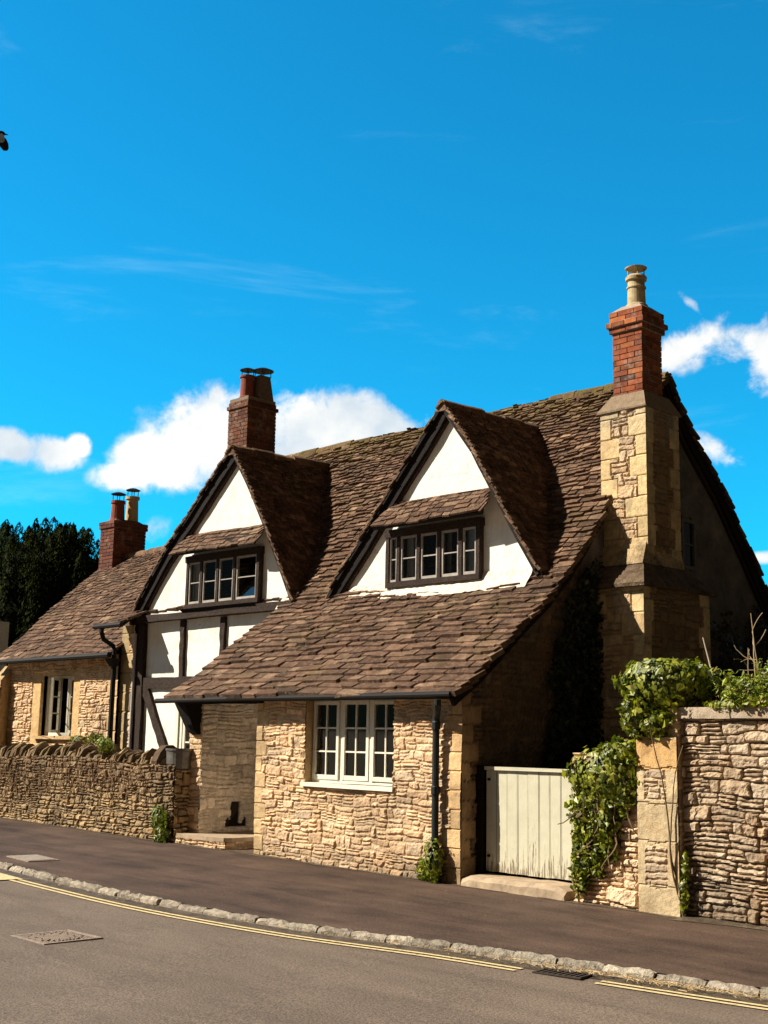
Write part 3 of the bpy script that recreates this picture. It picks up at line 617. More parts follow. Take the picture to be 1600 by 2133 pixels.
# dormer windows
def dormer_window(x0, x1, z0, z1, lights, name_lab, sill):
    r = bpy.data.objects.new('window', None); link(r, house); r['label'] = name_lab
    y = 1.77; mb = MB(); tk = .06
    mb.beam((x0-.03, y+.03, z0), (x1+.03, y+.03, z0), .11, .075, (0, 1, 0), jit=.004); mb.beam((x0-.05, y+.03, z1), (x1+.05, y+.03, z1), .12, .11, (0, 1, 0), jit=.004)
    xs = np.r_[0, np.cumsum(lights)]; xs = x0+(x1-x0)*xs/xs[-1]
    for xx in xs: mb.beam((xx, y+.03, z0+.03), (xx, y+.03, z1-.05), .095, .062, (0, 1, 0), jit=.003, seg=3)
    mb.build('frame', M['timber'], r)
    for a, b in zip(xs[:-1], xs[1:]): casement(r, a+.032, b-.032, z0+.04, z1-.058, y+.0, 1, 2, .024 if b-a < .25 else .032, .016, M['greypaint'], .045, .3 if (len(lights) == 4 and b == xs[-1]) else 0)
    room(r, x0, x1, y+.07, y+1.0, z0+.02, z1-.03)
    return r, xs
wr, xs = dormer_window(-3.0, -1.30, 3.695, 4.43, [.55, 1, 1, 1, .8], 'right oak dormer window with five lights and pale curtains', 0)
curtain(wr, xs[1]+.03, xs[1]+.2, 1.90, 3.72, 4.38); curtain(wr, xs[4]+.04, xs[5]-.02, 1.86, 3.72, 4.38, 'bluecurtain'); curtain(wr, xs[0]+.03, xs[1]-.03, 1.9, 3.72, 4.38); curtain(wr, xs[3]+.0, xs[3]+.1, 1.93, 3.72, 4.38)
wl_, xs = dormer_window(-7.80, -5.92, 3.68, 4.48, [.82, .92, .95, 1.25], 'left oak dormer window over a heavy dark sill', 0)
curtain(wl_, xs[0]+.08, xs[1]-.02, 1.86, 3.72, 4.4)
sb = MB(); sb.hexa(np.array([[-7.72, 1.79, 3.49], [-5.93, 1.79, 3.49], [-5.93, 1.84, 3.49], [-7.72, 1.84, 3.49]]), np.array([[-7.84, 1.64, 3.63], [-5.88, 1.64, 3.63], [-5.88, 1.84, 3.63], [-7.84, 1.84, 3.63]])); sb.build('sill', M['darkwood'], wl_)
# little tiled hoods above the dormer windows
for (xa, xb, zl, zu, sdv, parent) in ((-3.12, -1.0, 4.50, 4.86, 51, wr), (-8.0, -5.72, 4.56, 4.90, 55, wl_)):
    pf = Prof([(1.52, zl), (1.66, zl+.17), (1.84, zu)], 'X')
    def umh(s, xa=xa, xb=xb, pf=pf): k = s/pf.L[-1]; return xa+.2*k, xb-.22*k
    h = tiles('window_hood', pf, umh, .105, .085, .20, .16, .022, house, seed=sdv, wav=.035, s0=-.02)
    deck('hood_board', pf, [(x, umh(x)[0]+.03, umh(x)[1]-.03) for x in pf.L], .05, M['darkwood'], h)
# mortar fillet where the tiles meet the dormer feet
for xa, xb in ((-3.85, -.42), (-5.33, -5.0)):
    n = max(6, int((xb-xa)/.06)); V = []; rg = np.random.default_rng(int(-xa*10))
    for i in range(n+1):
        x = xa+(xb-xa)*i/n; q = .03*fbm(np.array([x*5.]), np.array([1.]), 3, 3)[0]
        for (y, dz) in ((1.66+q*1.2, .03), (1.70+q, .062), (1.79, .075), (1.835, .13+q), (1.86, .1)): V.append([x, y+rg.uniform(-.008, .008), float(hz(y))+dz+rg.uniform(-.006, .006)])
    mesh_obj('mortar_fillet', V, [[5*i+k, 5*i+5+k, 5*i+6+k, 5*i+1+k] for i in range(n) for k in range(4)], M['lead'], house)

# lean-to walls ------------------------------------------------------
def ltop(u): return 2.12
def damp(U, V, c):
    k = ss(.32-V+.1*fbm(U*3, V*3, 4, 3), -.05, .25)[..., None]; c = c*(1-k*.35)
    k = ss(fbm(U*1.4, V*2.2, 71, 3), .08, .4)[..., None]; return c*(1-k*.3)
bc = lambda x: gz(x, 0)-.12
wall('lean_to_wall', (0, 0, 0), (1, 0, 0), (0, -1, 0), -3.62, .04, 0, 2.12, M['stone'], house, .0115, 11, .030, bot=bc, holes=[(X0, X1, Z0-.01, Z1+.02)], dirt=damp, ch=.11, cw=.18, bulge=.05, flush=.30,
     quoin=[('l', .2, .14, .2, (.60, .42, .22)), ('r', .24, .15, .21, (.60, .40, .20))])
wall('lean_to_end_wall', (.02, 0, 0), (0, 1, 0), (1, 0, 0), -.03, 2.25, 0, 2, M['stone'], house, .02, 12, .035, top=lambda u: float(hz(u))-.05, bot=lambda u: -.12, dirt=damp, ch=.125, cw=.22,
     quoin=[('l', .30, .18, .21, (.34, .22, .12))], P=HON*.24, mortar=(.11, .07, .04))  # stones far darker than the front wall's: shade painted into the colour
hb = MB(); hb.box(-3.6, 0, .22, .26, 0, 2.0); hb.build('inner_wall', M['dark'], house); hb = MB(); hb.box(-3.62, -3.58, .03, 1.7, 0, 2.05, (.72, .6, .47)); hb.build('porch_return', M['col'], house)
# porch: pier and whitewashed side wall of the alcove
WHW = np.array([[.70, .58, .45], [.76, .64, .50], [.80, .70, .57], [.62, .48, .34]])
def wwf(U, V, h, c):
    k = ((U > .55) & (U < .72) & (V < .62) & (V > .3)) | ((U > .45) & (U < .85) & (V > .28) & (V < .36+.05*np.sin(U*40))); h = np.where(k, -.7, h); c = np.where(k[..., None], np.array([.03, .02, .015]), c)
    return h, c
wall('porch_wall', (-5.15, .24, 0), (0, 1, 0), (1, 0, 0), -.02, 1.62, .1, 2.2, M['plaster'] if 0 else M['col'], house, .014, 15, .03, P=WHW*.35+np.array([.56, .50, .42]), mortar=(.60, .50, .39), ch=.14, cw=.24, fn=wwf, bulge=.05, mort_w=.004, dirt=lambda U, V, c: c*(1-.3*ss(fbm(U*3, V*4, 6, 4), .0, .4)[..., None]))
wall('porch_pier', (-5.42, .24, 0), (1, 0, 0), (0, -1, 0), 0, .29, .0, 2.2, M['stone'], house, .013, 16, .03, ch=.2, cw=.3)
pb = MB(); pb.box(-5.40, -5.17, .28, 1.84, 0, 2.2); pb.build('pier_core', M['dark'], house); pb = MB(); pb.box(-5.4, -3.6, 1.76, 1.83, 0, 2.6, (.6, .5, .4)); pb.build('porch_back', M['col'], house)
br = MB(); br.hexa(np.array([[-5.36, .12, 1.62], [-5.18, .12, 1.62], [-5.18, .24, 1.55], [-5.36, .24, 1.55]]), np.array([[-5.40, -.12, 2.06], [-5.16, -.12, 2.06], [-5.16, .24, 2.06], [-5.40, .24, 2.06]])); br.build('corbel', M['darkwood'], house)
lt = MB(); lt.beam((-5.3, -.02, 2.03), (-3.5, -.02, 2.03), .12, .08, (0, 1, 0)); lt.build('lintel', M['darkwood'], house)
# glazed door under the end of the low roof
dr = bpy.data.objects.new('door', None); link(dr, house)
fd = MB(); frame_bar(fd, -8.02, -7.93, 1.80, 1.88, .3, 2.2); frame_bar(fd, -7.9, -7.84, 1.82, 1.88, .3, 2.2); frame_bar(fd, -7.38, -7.3, 1.80, 1.88, .3, 2.2); frame_bar(fd, -8.02, -7.3, 1.80, 1.88, 2.2, 2.28); fd.build('door_frame', M['whitepaint'], dr)
casement(dr, -7.83, -7.39, .35, 2.18, 1.83, 2, 5, .06, .025, M['whitepaint']); room(dr, -7.99, -7.31, 1.9, 2.4, .3, 2.2); curtain(dr, -7.8, -7.4, 1.9, .4, 2.1)
# end wall and rear
def etop(y): return float(np.interp(y, [q[0] for q in RP[::-1]], [q[1] for q in RP[::-1]]) if y > 4.25 else hz(y))-.06
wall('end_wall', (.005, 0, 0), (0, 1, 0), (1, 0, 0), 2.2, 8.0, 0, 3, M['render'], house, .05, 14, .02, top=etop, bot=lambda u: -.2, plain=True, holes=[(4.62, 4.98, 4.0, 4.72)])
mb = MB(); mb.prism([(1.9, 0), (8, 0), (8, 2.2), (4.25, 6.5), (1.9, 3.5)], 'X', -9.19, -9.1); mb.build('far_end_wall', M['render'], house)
ew = bpy.data.objects.new('window', None); link(ew, house); ew['label'] = 'small white window in the dark end gable'
fe = MB(); fe.box(-.02, .035, 4.62, 4.67, 4.0, 4.72); fe.box(-.02, .035, 4.93, 4.98, 4.0, 4.72); fe.box(-.02, .035, 4.67, 4.93, 4.67, 4.72); fe.box(-.02, .035, 4.67, 4.93, 4.0, 4.05); fe.box(-.01, .02, 4.67, 4.93, 4.35, 4.37); fe.build('frame', plain('dull_window_paint', (.13, .115, .10), .8, 0, .2), ew)
mesh_obj('pane', [[.0, 4.65, 4.02], [.0, 4.95, 4.02], [.0, 4.95, 4.7], [.0, 4.65, 4.7]], [[0, 1, 2, 3]], M['glass'], ew); q = MB(); q.box(-.4, -.38, 4.5, 5.1, 3.9, 4.8); q.build('dark_recess', M['dark'], ew)
def verge_x(pts, x, dz, wdt, tk, name, m):
    mb = MB()
    for a, b in zip(pts[:-1], pts[1:]): mb.beam((x, a[0], a[1]+dz), (x, b[0], b[1]+dz), tk, wdt, (1, 0, 0), seg=3, jit=.004)
    return mb.build(name, M[m], house)
verge_x(HP[:9], .045, -.10, .09, .05, 'bargeboard', 'darkwood'); verge_x(RP, .06, -.13, .15, .06, 'bargeboard', 'darkwood'); verge_x(RP, .03, -.27, .08, .05, 'rafter', 'timber')
# gutters and downpipes
gt = MB(); gt.tube([(-5.62, -.245, 2.03), (-3.5, -.245, 2.045), (-1.5, -.245, 2.05), (.06, -.24, 2.06)], .036, 10); gt.build('gutter', M['pipe'], house)
dp = MB(); dp.tube([(-.13, -.25, 2.0), (-.13, -.25, 1.95), (-.16, -.22, 1.9), (-.25, -.13, 1.84), (-.28, -.11, 1.78), (-.28, -.11, 1.6), (-.28, -.11, .02)], .040, 12)
for z in (1.72, 1.0, .3): dp.lathe(-.28, -.11, [(.041, z-.05), (.052, z-.05), (.052, z+.03), (.046, z+.045), (.041, z+.045)], 12)
dp.build('downpipe', M['bluepipe'], house)

# chimneys ------------------------------------------------------------
BR = np.array([[.22, .07, .035], [.27, .085, .035], [.17, .055, .032], [.31, .105, .045], [.20, .085, .05]])
def bricks(name, x0, x1, y0, y1, z0, z1, parent, seed, P=BR, mort=(.30, .22, .155), bh=.075, bl=.225, taper=0., steps=()):
    rg = np.random.default_rng(seed); mb = MB(); n = int(round((z1-z0)/bh)); bh = (z1-z0)/n
    mb.box(x0+.012, x1-.012, y0+.012, y1-.012, z0, z1-.01, mort)
    for i in range(n):
        z = z0+i*bh; k = 0.; zz = (z-z0)/(z1-z0)
        for (a, b, e) in steps:
            if a <= zz < b: k = e
        X_0, X_1, Y_0, Y_1 = x0-k, x1+k, y0-k, y1+k
        if k: mb.box(X_0+.01, X_1-.01, Y_0+.01, Y_1-.01, z-.001, z+bh+.001, mort)
        for face in range(4):
            L = (X_1-X_0) if face % 2 == 0 else (Y_1-Y_0); m_ = max(1, int(round(L/bl))); w_ = L/m_; o_ = (w_/2 if (i+face) % 2 else 0.)
            xs_ = [0.]+[w_*j+o_ for j in range(0 if o_ else 1, m_) if 0 < w_*j+o_ < L]+[L]
            for a, b in zip(xs_[:-1], xs_[1:]):
                g_ = .006; e = rg.uniform(-.003, .004); c = pal(np.array(rg.random()), P)*rg.uniform(.7, 1.25); z_a, z_b = z+.006, z+bh-.006
                if face == 0: mb.box(X_0+a+g_*(a > 0), X_0+b-g_*(b < L), Y_0-e, Y_0+.05, z_a, z_b, c, .002)
                elif face == 1: mb.box(X_1-.05, X_1+e, Y_0+a+g_*(a > 0)+.001, Y_0+b-g_*(b < L), z_a, z_b, c, .002)
                elif face == 2: mb.box(X_0+a+g_*(a > 0), X_0+b-g_*(b < L), Y_1-.05, Y_1+e, z_a, z_b, c, .002)
                else: mb.box(X_0-e, X_0+.05, Y_0+a+g_*(a > 0), Y_0+b-g_*(b < L), z_a, z_b, c, .002)
    return mb.build(name, M['brick'], parent)
def cowl(x, y, z, r, parent, name='cowl', m='cowl', h=.12, cone=.05):
    mb = MB()
    for k in range(4):
        a = math.pi/4+k*math.pi/2; mb.tube([(x+r*.9*math.cos(a), y+r*.9*math.sin(a), z-.03), (x+r*.9*math.cos(a), y+r*.9*math.sin(a), z+h)], .009, 6)
    mb.lathe(x, y, [(r*1.22, z+h-.012), (r*1.25, z+h), (r*.6, z+h+cone*.7), (.01, z+h+cone)], 18); return mb.build(name, M[m], parent, False)
# the stone stack on the end wall
stk = bpy.data.objects.new('chimney', None); link(stk, house); stk['label'] = 'tall end chimney of pale stone with red brick shaft and one buff pot'
AX0, AX1, AY0, AY1 = -.03, .66, 2.80, 3.56
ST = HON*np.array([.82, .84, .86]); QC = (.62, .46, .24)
def lichen(U, V, c):
    k = ss(fbm(U*5, V*5, 91, 3), .1, .45)[..., None]; c = c*(1-.5*k)+np.array([.24, .2, .13])*.5*k
    k = ss(V, 5.2, 5.9)[..., None]*.35; return c*(1-k)+np.array([.30, .28, .24])*k
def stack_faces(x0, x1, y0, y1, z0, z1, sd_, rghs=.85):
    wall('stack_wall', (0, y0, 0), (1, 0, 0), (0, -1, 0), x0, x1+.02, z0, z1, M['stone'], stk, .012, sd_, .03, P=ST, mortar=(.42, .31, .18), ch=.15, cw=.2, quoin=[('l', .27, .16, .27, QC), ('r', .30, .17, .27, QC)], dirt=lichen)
    wall('stack_wall', (x1, 0, 0), (0, 1, 0), (1, 0, 0), y0-.02, y1, z0, z1, M['stone'], stk, .014, sd_+1, .03, P=ST*np.array([.48, .44, .36]), mortar=(.2, .14, .08), ch=.15, cw=.2, quoin=[('l', .2, .16, .27, QC), ('r', .25, .15, .27, QC)], dirt=lichen)  # right face in darker stone colours, its shade painted in
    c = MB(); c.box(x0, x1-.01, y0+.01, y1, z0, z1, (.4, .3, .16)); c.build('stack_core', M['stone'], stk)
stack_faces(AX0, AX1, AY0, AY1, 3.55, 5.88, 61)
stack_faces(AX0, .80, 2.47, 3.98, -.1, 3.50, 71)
cp = MB()
def frustum(mb, a, b, z0, z1, c): 
    (x0, x1, y0, y1) = a; (X_0, X_1, Y_0, Y_1) = b
    mb.hexa(np.array([[x0, y0, z0], [x1, y0, z0], [x1, y1, z0], [x0, y1, z0]]), np.array([[X_0, Y_0, z1], [X_1, Y_0, z1], [X_1, Y_1, z1], [X_0, Y_1, z1]]), c)
GC = (.23, .165, .105)
cp.box(AX0-.04, AX1+.04, AY0-.045, AY1+.05, 5.875, 5.90, GC, .004); frustum(cp, (AX0-.038, AX1+.038, AY0-.043, AY1+.048), (.09, .60, 2.87, 3.47), 5.90, 6.12, GC)
cp.build('stack_cap', M['stone'], stk)
wb = MB(); DK = (.14, .095, .06)
frustum(wb, (AX0, .70, 2.62, 3.6), (AX0, AX1-.002, AY0-.01, AY1), 3.80, 4.12, (.45, .33, .18))
frustum(wb, (AX0, .89, 2.36, 4.12), (AX0, .69, 2.66, 3.62), 3.52, 3.82, DK); wb.box(AX0, .885, 2.365, 4.115, 3.485, 3.525, DK, .004)
wb.build('weathering', M['tile'], stk)
bricks('brick_shaft', .11, .57, 2.89, 3.36, 6.08, 7.29, stk, 5, steps=((.74, .805, .035), (.805, .87, .065), (.87, 1.01, .03)),
       P=np.array([[.24, .062, .028], [.30, .085, .03], [.15, .045, .028], [.34, .11, .036], [.19, .075, .05], [.10, .042, .032]]), mort=(.40, .32, .24))
hd_ = MB(); frustum(hd_, (.09, .59, 2.87, 3.38), (.20, .48, 2.98, 3.27), 7.285, 7.38, (.34, .26, .19)); hd_.build('flaunching', M['brick'], stk)
pt = MB(); px_, py_ = .34, 3.13
pt.lathe(px_, py_, [(.14, 7.36), (.155, 7.375), (.15, 7.40), (.125, 7.42), (.118, 7.64), (.132, 7.645), (.132, 7.665), (.116, 7.675), (.114, 7.745), (.142, 7.76), (.146, 7.80), (.118, 7.83), (.115, 7.83)], 26)
pot = pt.build('chimney_pot', M['stonepot'], stk, False); cowl(px_, py_, 7.83, .12, stk, m='stonepot', h=.11, cone=.04)
# brick chimney behind the left gable
st2 = bpy.data.objects.new('chimney', None); link(st2, house); st2['label'] = 'square brown brick chimney behind the left gable with two mismatched pots'
bricks('brick_shaft', -9.44, -8.85, 3.74, 4.44, 5.9, 7.98, st2, 9, steps=((.86, .91, .03), (.955, 1.01, -.02)), P=BR*np.array([.5, .55, .6]), mort=(.2, .145, .1))
p1 = MB(); p1.lathe(-9.12, 3.92, [(.14, 7.94), (.15, 8.0), (.135, 8.02), (.13, 8.38), (.15, 8.39), (.15, 8.43), (.12, 8.43)], 20); q1 = p1.build('chimney_pot', M['terracotta'], st2); cowl(-9.12, 3.92, 8.43, .125, st2)
p2 = MB(); frustum(p2, (-9.16, -8.88, 4.02, 4.40), (-9.09, -8.92, 4.08, 4.32), 7.94, 8.46, (.16, .11, .08)); q2 = p2.build('chimney_pot', M['stone'], st2); cowl(-9.0, 4.2, 8.46, .17, st2, h=.11, cone=.07)

# ================================================================== COTTAGE AT THE LEFT
cot = thing('stone_cottage', 'low honey stone cottage with a mossy tiled roof, left of the white gables', 'cottage')
WP = [(1.47, 2.93), (2.1, 3.47), (2.5, 3.89), (3.03, 4.38), (3.63, 4.9), (4.1, 5.32)]
cw_ = Prof(WP, 'X')
wro = tiles('roof', cw_, lambda s: (-13.8, -9.62 if s < .75 else -9.2), .15, .075, .25, .14, .032, cot, seed=91, wav=.06, ragged=.03)
deck('roof_board', cw_, [(x, -13.72, -9.65 if x < .9 else -9.22) for x in cw_.L], .06, M['darkwood'], wro)
wrr = Prof([(6.8, 2.95), (4.1, 5.32)], 'X'); rr = tiles('rear_roof', wrr, lambda s: (-13.8, -9.2), .3, .2, .5, .4, .035, cot, seed=93)
ridge_stones('ridge_tile', [(-13.8, 4.1, 5.36), (-11, 4.1, 5.33), (-9.2, 4.1, 5.36)], cot, seed=12)
# sprocketed strip of roof next to the big gable
sp_ = Prof([(1.28, 3.43), (1.75, 3.66), (2.2, 3.87), (2.9, 4.33)], 'X')
o = tiles('roof', sp_, lambda s: (-9.72+.12*s, -8.92 if s < .3 else -9.1), .16, .12, .3, .24, .03, cot, seed=95, ragged=.03); deck('roof_board', sp_, [(x, -9.68+.12*x, -9.0 if x < .3 else -9.15) for x in sp_.L], .05, M['darkwood'], o)
Q = (.60, .41, .2)
wall('wall', (0, 1.7, 0), (1, 0, 0), (0, -1, 0), -13.55, -9.62, 0, 2.95, M['stone'], cot, .02, 101, .035, bot=lambda u: -.1, holes=[(-12.26, -11.08, 1.5, 2.62)], quoin=[('r', .3, .2, .3, Q)], dirt=damp, ch=.13, cw=.2,
     fn=lambda U, V, h, c: (np.where((U > -12.55) & (U < -10.85) & (V > 1.34) & (V < 2.7), .35, h), np.where(((U > -12.55) & (U < -10.85) & (V > 1.34) & (V < 2.7))[..., None], np.array([.62, .41, .19]), c)))
wall('wall', (0, 1.77, 0), (1, 0, 0), (0, -1, 0), -9.66, -9.26, 0, 3.45, M['stone'], cot, .02, 103, .03, bot=lambda u: -.1, quoin=[('l', .33, .28, .34, (.42, .31, .16))])
bb = MB(); bb.box(-9.64, -9.22, 1.79, 2.2, 0, 3.45); bb.box(-13.5, -9.3, 2.2, 2.25, 0, 2.9); bb.prism([(1.75, 0), (6.7, 0), (6.7, 2.9), (4.1, 5.2), (1.75, 3.0)], 'X', -13.5, -13.42); bb.build('inner_wall', M['dark'], cot)
wall('buttress', (0, 1.48, 0), (1, 0, 0), (0, -1, 0), -13.78, -13.42, 0, 2.3, M['stone'], cot, .02, 105, .03, bot=lambda u: -.1, ch=.2, cw=.3, top=lambda u: 2.6)
bb = MB(); bb.hexa(np.array([[-13.77, 1.49, 0], [-13.43, 1.49, 0], [-13.43, 1.72, 0], [-13.77, 1.72, 0]]), np.array([[-13.77, 1.49, 2.58], [-13.43, 1.49, 2.58], [-13.43, 1.72, 2.85], [-13.77, 1.72, 2.85]]), (.4, .28, .14)); bb.build('buttress_core', M['stone'], cot)
cwn = bpy.data.objects.new('window', None); link(cwn, cot); CX0, CX1, CZ0, CZ1 = -12.26, -11.08, 1.5, 2.62
room(cwn, CX0, CX1, 1.75, 2.4, CZ0, CZ1)
rv = MB(); RC = (.55, .37, .18); rv.box(CX0-.04, CX0, 1.69, 1.95, CZ0, CZ1, RC); rv.box(CX1, CX1+.04, 1.69, 1.95, CZ0, CZ1, RC); rv.box(CX0, CX1, 1.69, 1.95, CZ1, CZ1+.05, RC); rv.box(CX0-.1, CX1+.1, 1.62, 1.95, CZ0-.06, CZ0, RC); rv.build('reveal', M['stone'], cwn)
fr = MB(); 
for xx in (CX0, CX0+.38, CX0+.75, CX1-.05): fr.box(xx, xx+.05, 1.82, 1.9, CZ0, CZ1)
fr.box(CX0, CX1, 1.821, 1.898, CZ0-.0, CZ0+.06); fr.box(CX0, CX1, 1.822, 1.897, CZ1-.05, CZ1); fr.build('frame', M['whitepaint'], cwn)
casement(cwn, CX0+.05, CX0+.38, CZ0+.06, CZ1-.05, 1.83, 1, 3, .04, .022, M['whitepaint']); casement(cwn, CX0+.8, CX1-.05, CZ0+.06, CZ1-.05, 1.83, 1, 3, .04, .022, M['whitepaint'])
old = {q.name for q in cwn.children}; casement(cwn, 0, .36, CZ0+.06, CZ1-.05, 0, 1, 3, .04, .022, M['whitepaint'], .04)
new = [q for q in cwn.children if q.name not in old]
for oc in new: oc.location = (CX0+.43, 1.83, 0); oc.rotation_euler = (0, 0, math.radians(-55))
oc = [q for q in new if q.name.startswith('casement')][0]; oc['label'] = 'casement standing open'
gt = MB(); gt.tube([(-13.8, 1.40, 2.90), (-9.5, 1.40, 2.915)], .05, 8); gt.tube([(-9.76, 1.23, 3.40), (-8.9, 1.23, 3.405)], .045, 8); gt.build('gutter', M['pipe'], cot)
dp = MB(); dp.tube([(-9.55, 1.25, 3.38), (-9.55, 1.25, 3.3), (-9.55, 1.3, 3.18), (-9.55, 1.5, 3.08), (-9.5, 1.5, 3.0), (-9.5, 1.5, 2.85)], .042, 8); dp.tube([(-9.6, 1.57, 2.8), (-9.6, 1.57, .1)], .045, 10)
frustum(dp, (-9.63, -9.53, 1.5, 1.6), (-9.68, -9.46, 1.42, 1.62), 2.72, 2.86, (.1, .1, .1)); dp.build('downpipe', M['pipe'], cot)
dp = MB(); dp.tube([(-9.235, 1.745, 3.3), (-9.235, 1.745, .1)], .03, 10); dp.build('downpipe', M['whitepipe'], cot)
st3 = bpy.data.objects.new('chimney', None); link(st3, cot); st3['label'] = 'dark red brick chimney on the cottage ridge'
bricks('brick_shaft', -13.72, -13.2, 3.7, 4.5, 4.6, 6.02, st3, 15, steps=((.86, .99, .03), (.99, 1.1, 0)), P=BR*np.array([.52, .5, .6]), mort=(.2, .14, .1))
hd_ = MB(); frustum(hd_, (-13.71, -13.21, 3.71, 4.49), (-13.6, -13.3, 3.82, 4.38), 6.0, 6.08, (.16, .09, .06)); hd_.build('flaunching', M['brick'], st3)
p1 = MB(); p1.lathe(-13.44, 3.92, [(.17, 6.04), (.15, 6.1), (.135, 6.42), (.155, 6.43), (.155, 6.49), (.12, 6.49)], 18); q1 = p1.build('chimney_pot', M['terracotta'], st3); cowl(-13.44, 3.92, 6.49, .13, st3, h=.15)
p2 = MB(); p2.lathe(-13.44, 4.28, [(.15, 6.04), (.14, 6.1), (.12, 6.56), (.15, 6.57), (.15, 6.63), (.12, 6.63)], 18); q2 = p2.build('chimney_pot', M['buff'], st3); cowl(-13.44, 4.28, 6.63, .125, st3, h=.15)

# a neighbour beyond the left edge
nb = thing('rendered_house', 'white rendered house just showing at the left edge behind the cottage', 'house', (-22, 5, 0))
mb = MB(); mb.box(-26, -19.85, -2, 5, 0, 4.3, (.7, .66, .6)); under(mb.build('wall', M['plaster']), nb)
mb = MB(); mb.prism([(-2.3, 4.25), (5.2, 4.25), (1.5, 6.8)], 'X', -26.2, -20.3, (.30, .22, .14)); under(mb.build('roof', M['tile']), nb)
#@@GARDEN
# ================================================================== WALLS AND GATE ALONG THE PAVEMENT
gw = thing('garden_wall', 'low brown drystone garden wall with upright coping stones in front of the cottage', 'wall')
OLD = np.array([[.40, .28, .14], [.32, .215, .11], [.45, .33, .18], [.27, .18, .095], [.36, .27, .15]])*1.12
def creep(U, V, c):
    k = ss(V-.80+.25*fbm(U*1.6, V*2.5, 8, 3), -.35, .25)[..., None]; c = c*(1-k*.5)+np.array([.17, .105, .062])*k*.5
    k = ss(fbm(U*2.1, V*1.2, 18, 3), .05, .4)[..., None]; return c*(1-.35*k)
wall('wall', (0, 0, 0), (1, 0, 0), (0, -1, 0), -14.2, -5.42, 0, 1.2, M['oldwall'], gw, .0148, 121, .04, bot=lambda u: gz(u, 0)-.12, top=lambda u: 1.17+.03*math.sin(u*1.3), P=OLD, mortar=(.07, .045, .025), ch=.092, cw=.14, dirt=creep, bulge=.05, mort_w=.005)
wall('pier', (-5.40, 0, 0), (0, 1, 0), (1, 0, 0), -.03, .5, 0, 1.06, M['oldwall'], gw, .015, 123, .04, bot=lambda u: -.1, P=OLD*1.1, mortar=(.05, .03, .02), ch=.15, cw=.3)
c = MB(); c.box(-14.2, -5.43, .03, .48, -.1, 1.12, (.2, .14, .08)); c.box(-5.8, -5.41, -.0, .5, 1.0, 1.075, (.32, .23, .13), .01); c.build('wall_core', M['oldwall'], gw)
cs = MB(); x = -14.2; rg = np.random.default_rng(33)
while x < -5.95:
    w_ = rg.uniform(.022, .065); h_ = rg.uniform(.06, .25); ln = rg.uniform(-.12, .25); z0 = 1.13+.03*math.sin(x*1.3); d0, d1 = rg.uniform(-.02, .06), rg.uniform(.36, .46)
    b = np.array([[x, d0, z0], [x+w_*.9, d0, z0], [x+w_*.9, d1, z0], [x, d1, z0]]); t_ = np.array([[x+ln*h_*2, d0+.05, z0+h_*.75], [x+w_*.8+ln*h_*2, d0+.05, z0+h_*.75], [x+w_*.8+ln*h_*2, d1-.05, z0+h_*.75], [x+ln*h_*2, d1-.05, z0+h_*.75]])
    p = t_.copy(); p[:, 2] += h_*.3; p[:2, 1] += .1; p[2:, 1] -= .1; cc = pal(np.array(rg.random()), OLD)*rg.uniform(.35, .75)
    t_ = t_+rg.uniform(-.014, .014, t_.shape); cs.hexa(b+rg.uniform(-.008, .008, b.shape), t_, cc); cs.hexa(t_, p+rg.uniform(-.022, .022, p.shape), cc); x += w_*rg.uniform(.9, 1.1)
cs.build('coping_stones', M['oldwall'], gw)
cs = MB(); cs.prism([(.02, 1.06), (.44, 1.06), (.46, 1.2), (.40, 1.34), (.28, 1.41), (.16, 1.40), (.06, 1.3), (.0, 1.18)], 'X', -6.04, -5.9, (.10, .065, .04)); cs.build('coping_stones', M['oldwall'], gw)
bk_ = thing('metal_bucket', 'grey galvanised bucket on the end pier of the garden wall', 'bucket', (-5.55, .17, 1.075))
mb = MB(); mb.lathe(0, 0, [(.18, 0), (.19, .01), (.205, .25), (.217, .262), (.217, .29), (.205, .29), (.195, .2), (.16, .05)], 26); mb.build('bucket_body', M['zinc'], bk_)
mb = MB(); mb.lathe(0, 0, [(.17, .18), (.181, .215)], 26); mb.build('soil', M['soil'], bk_)
# step at the porch
stp = thing('doorstep', 'broad worn stone step at the foot of the whitewashed porch wall', 'step', (-4.8, 0, 0))
poly = [(-5.5, .04), (-5.3, -.02), (-4.6, -.03), (-4.28, .02), (-4.2, .1), (-4.2, 1.7), (-5.5, 1.7)]
mb = MB(); mb.prism(poly, 'Z', .15, .205); under(mb.build('tread', M['slab']), stp)
o = wall('riser', (0, .0, 0), (1, 0, 0), (0, -1, 0), -5.5, -4.2, -.1, .15, M['stone'], None, .014, 131, .03, bot=lambda u: -.06, ch=.12, cw=.15, P=HON*.75); under(o, stp)
o = wall('riser', (-4.2, 0, 0), (0, 1, 0), (1, 0, 0), 0, 1.6, -.1, .15, M['stone'], None, .03, 132, .02, ch=.12, cw=.15, P=HON*.5); under(o, stp)
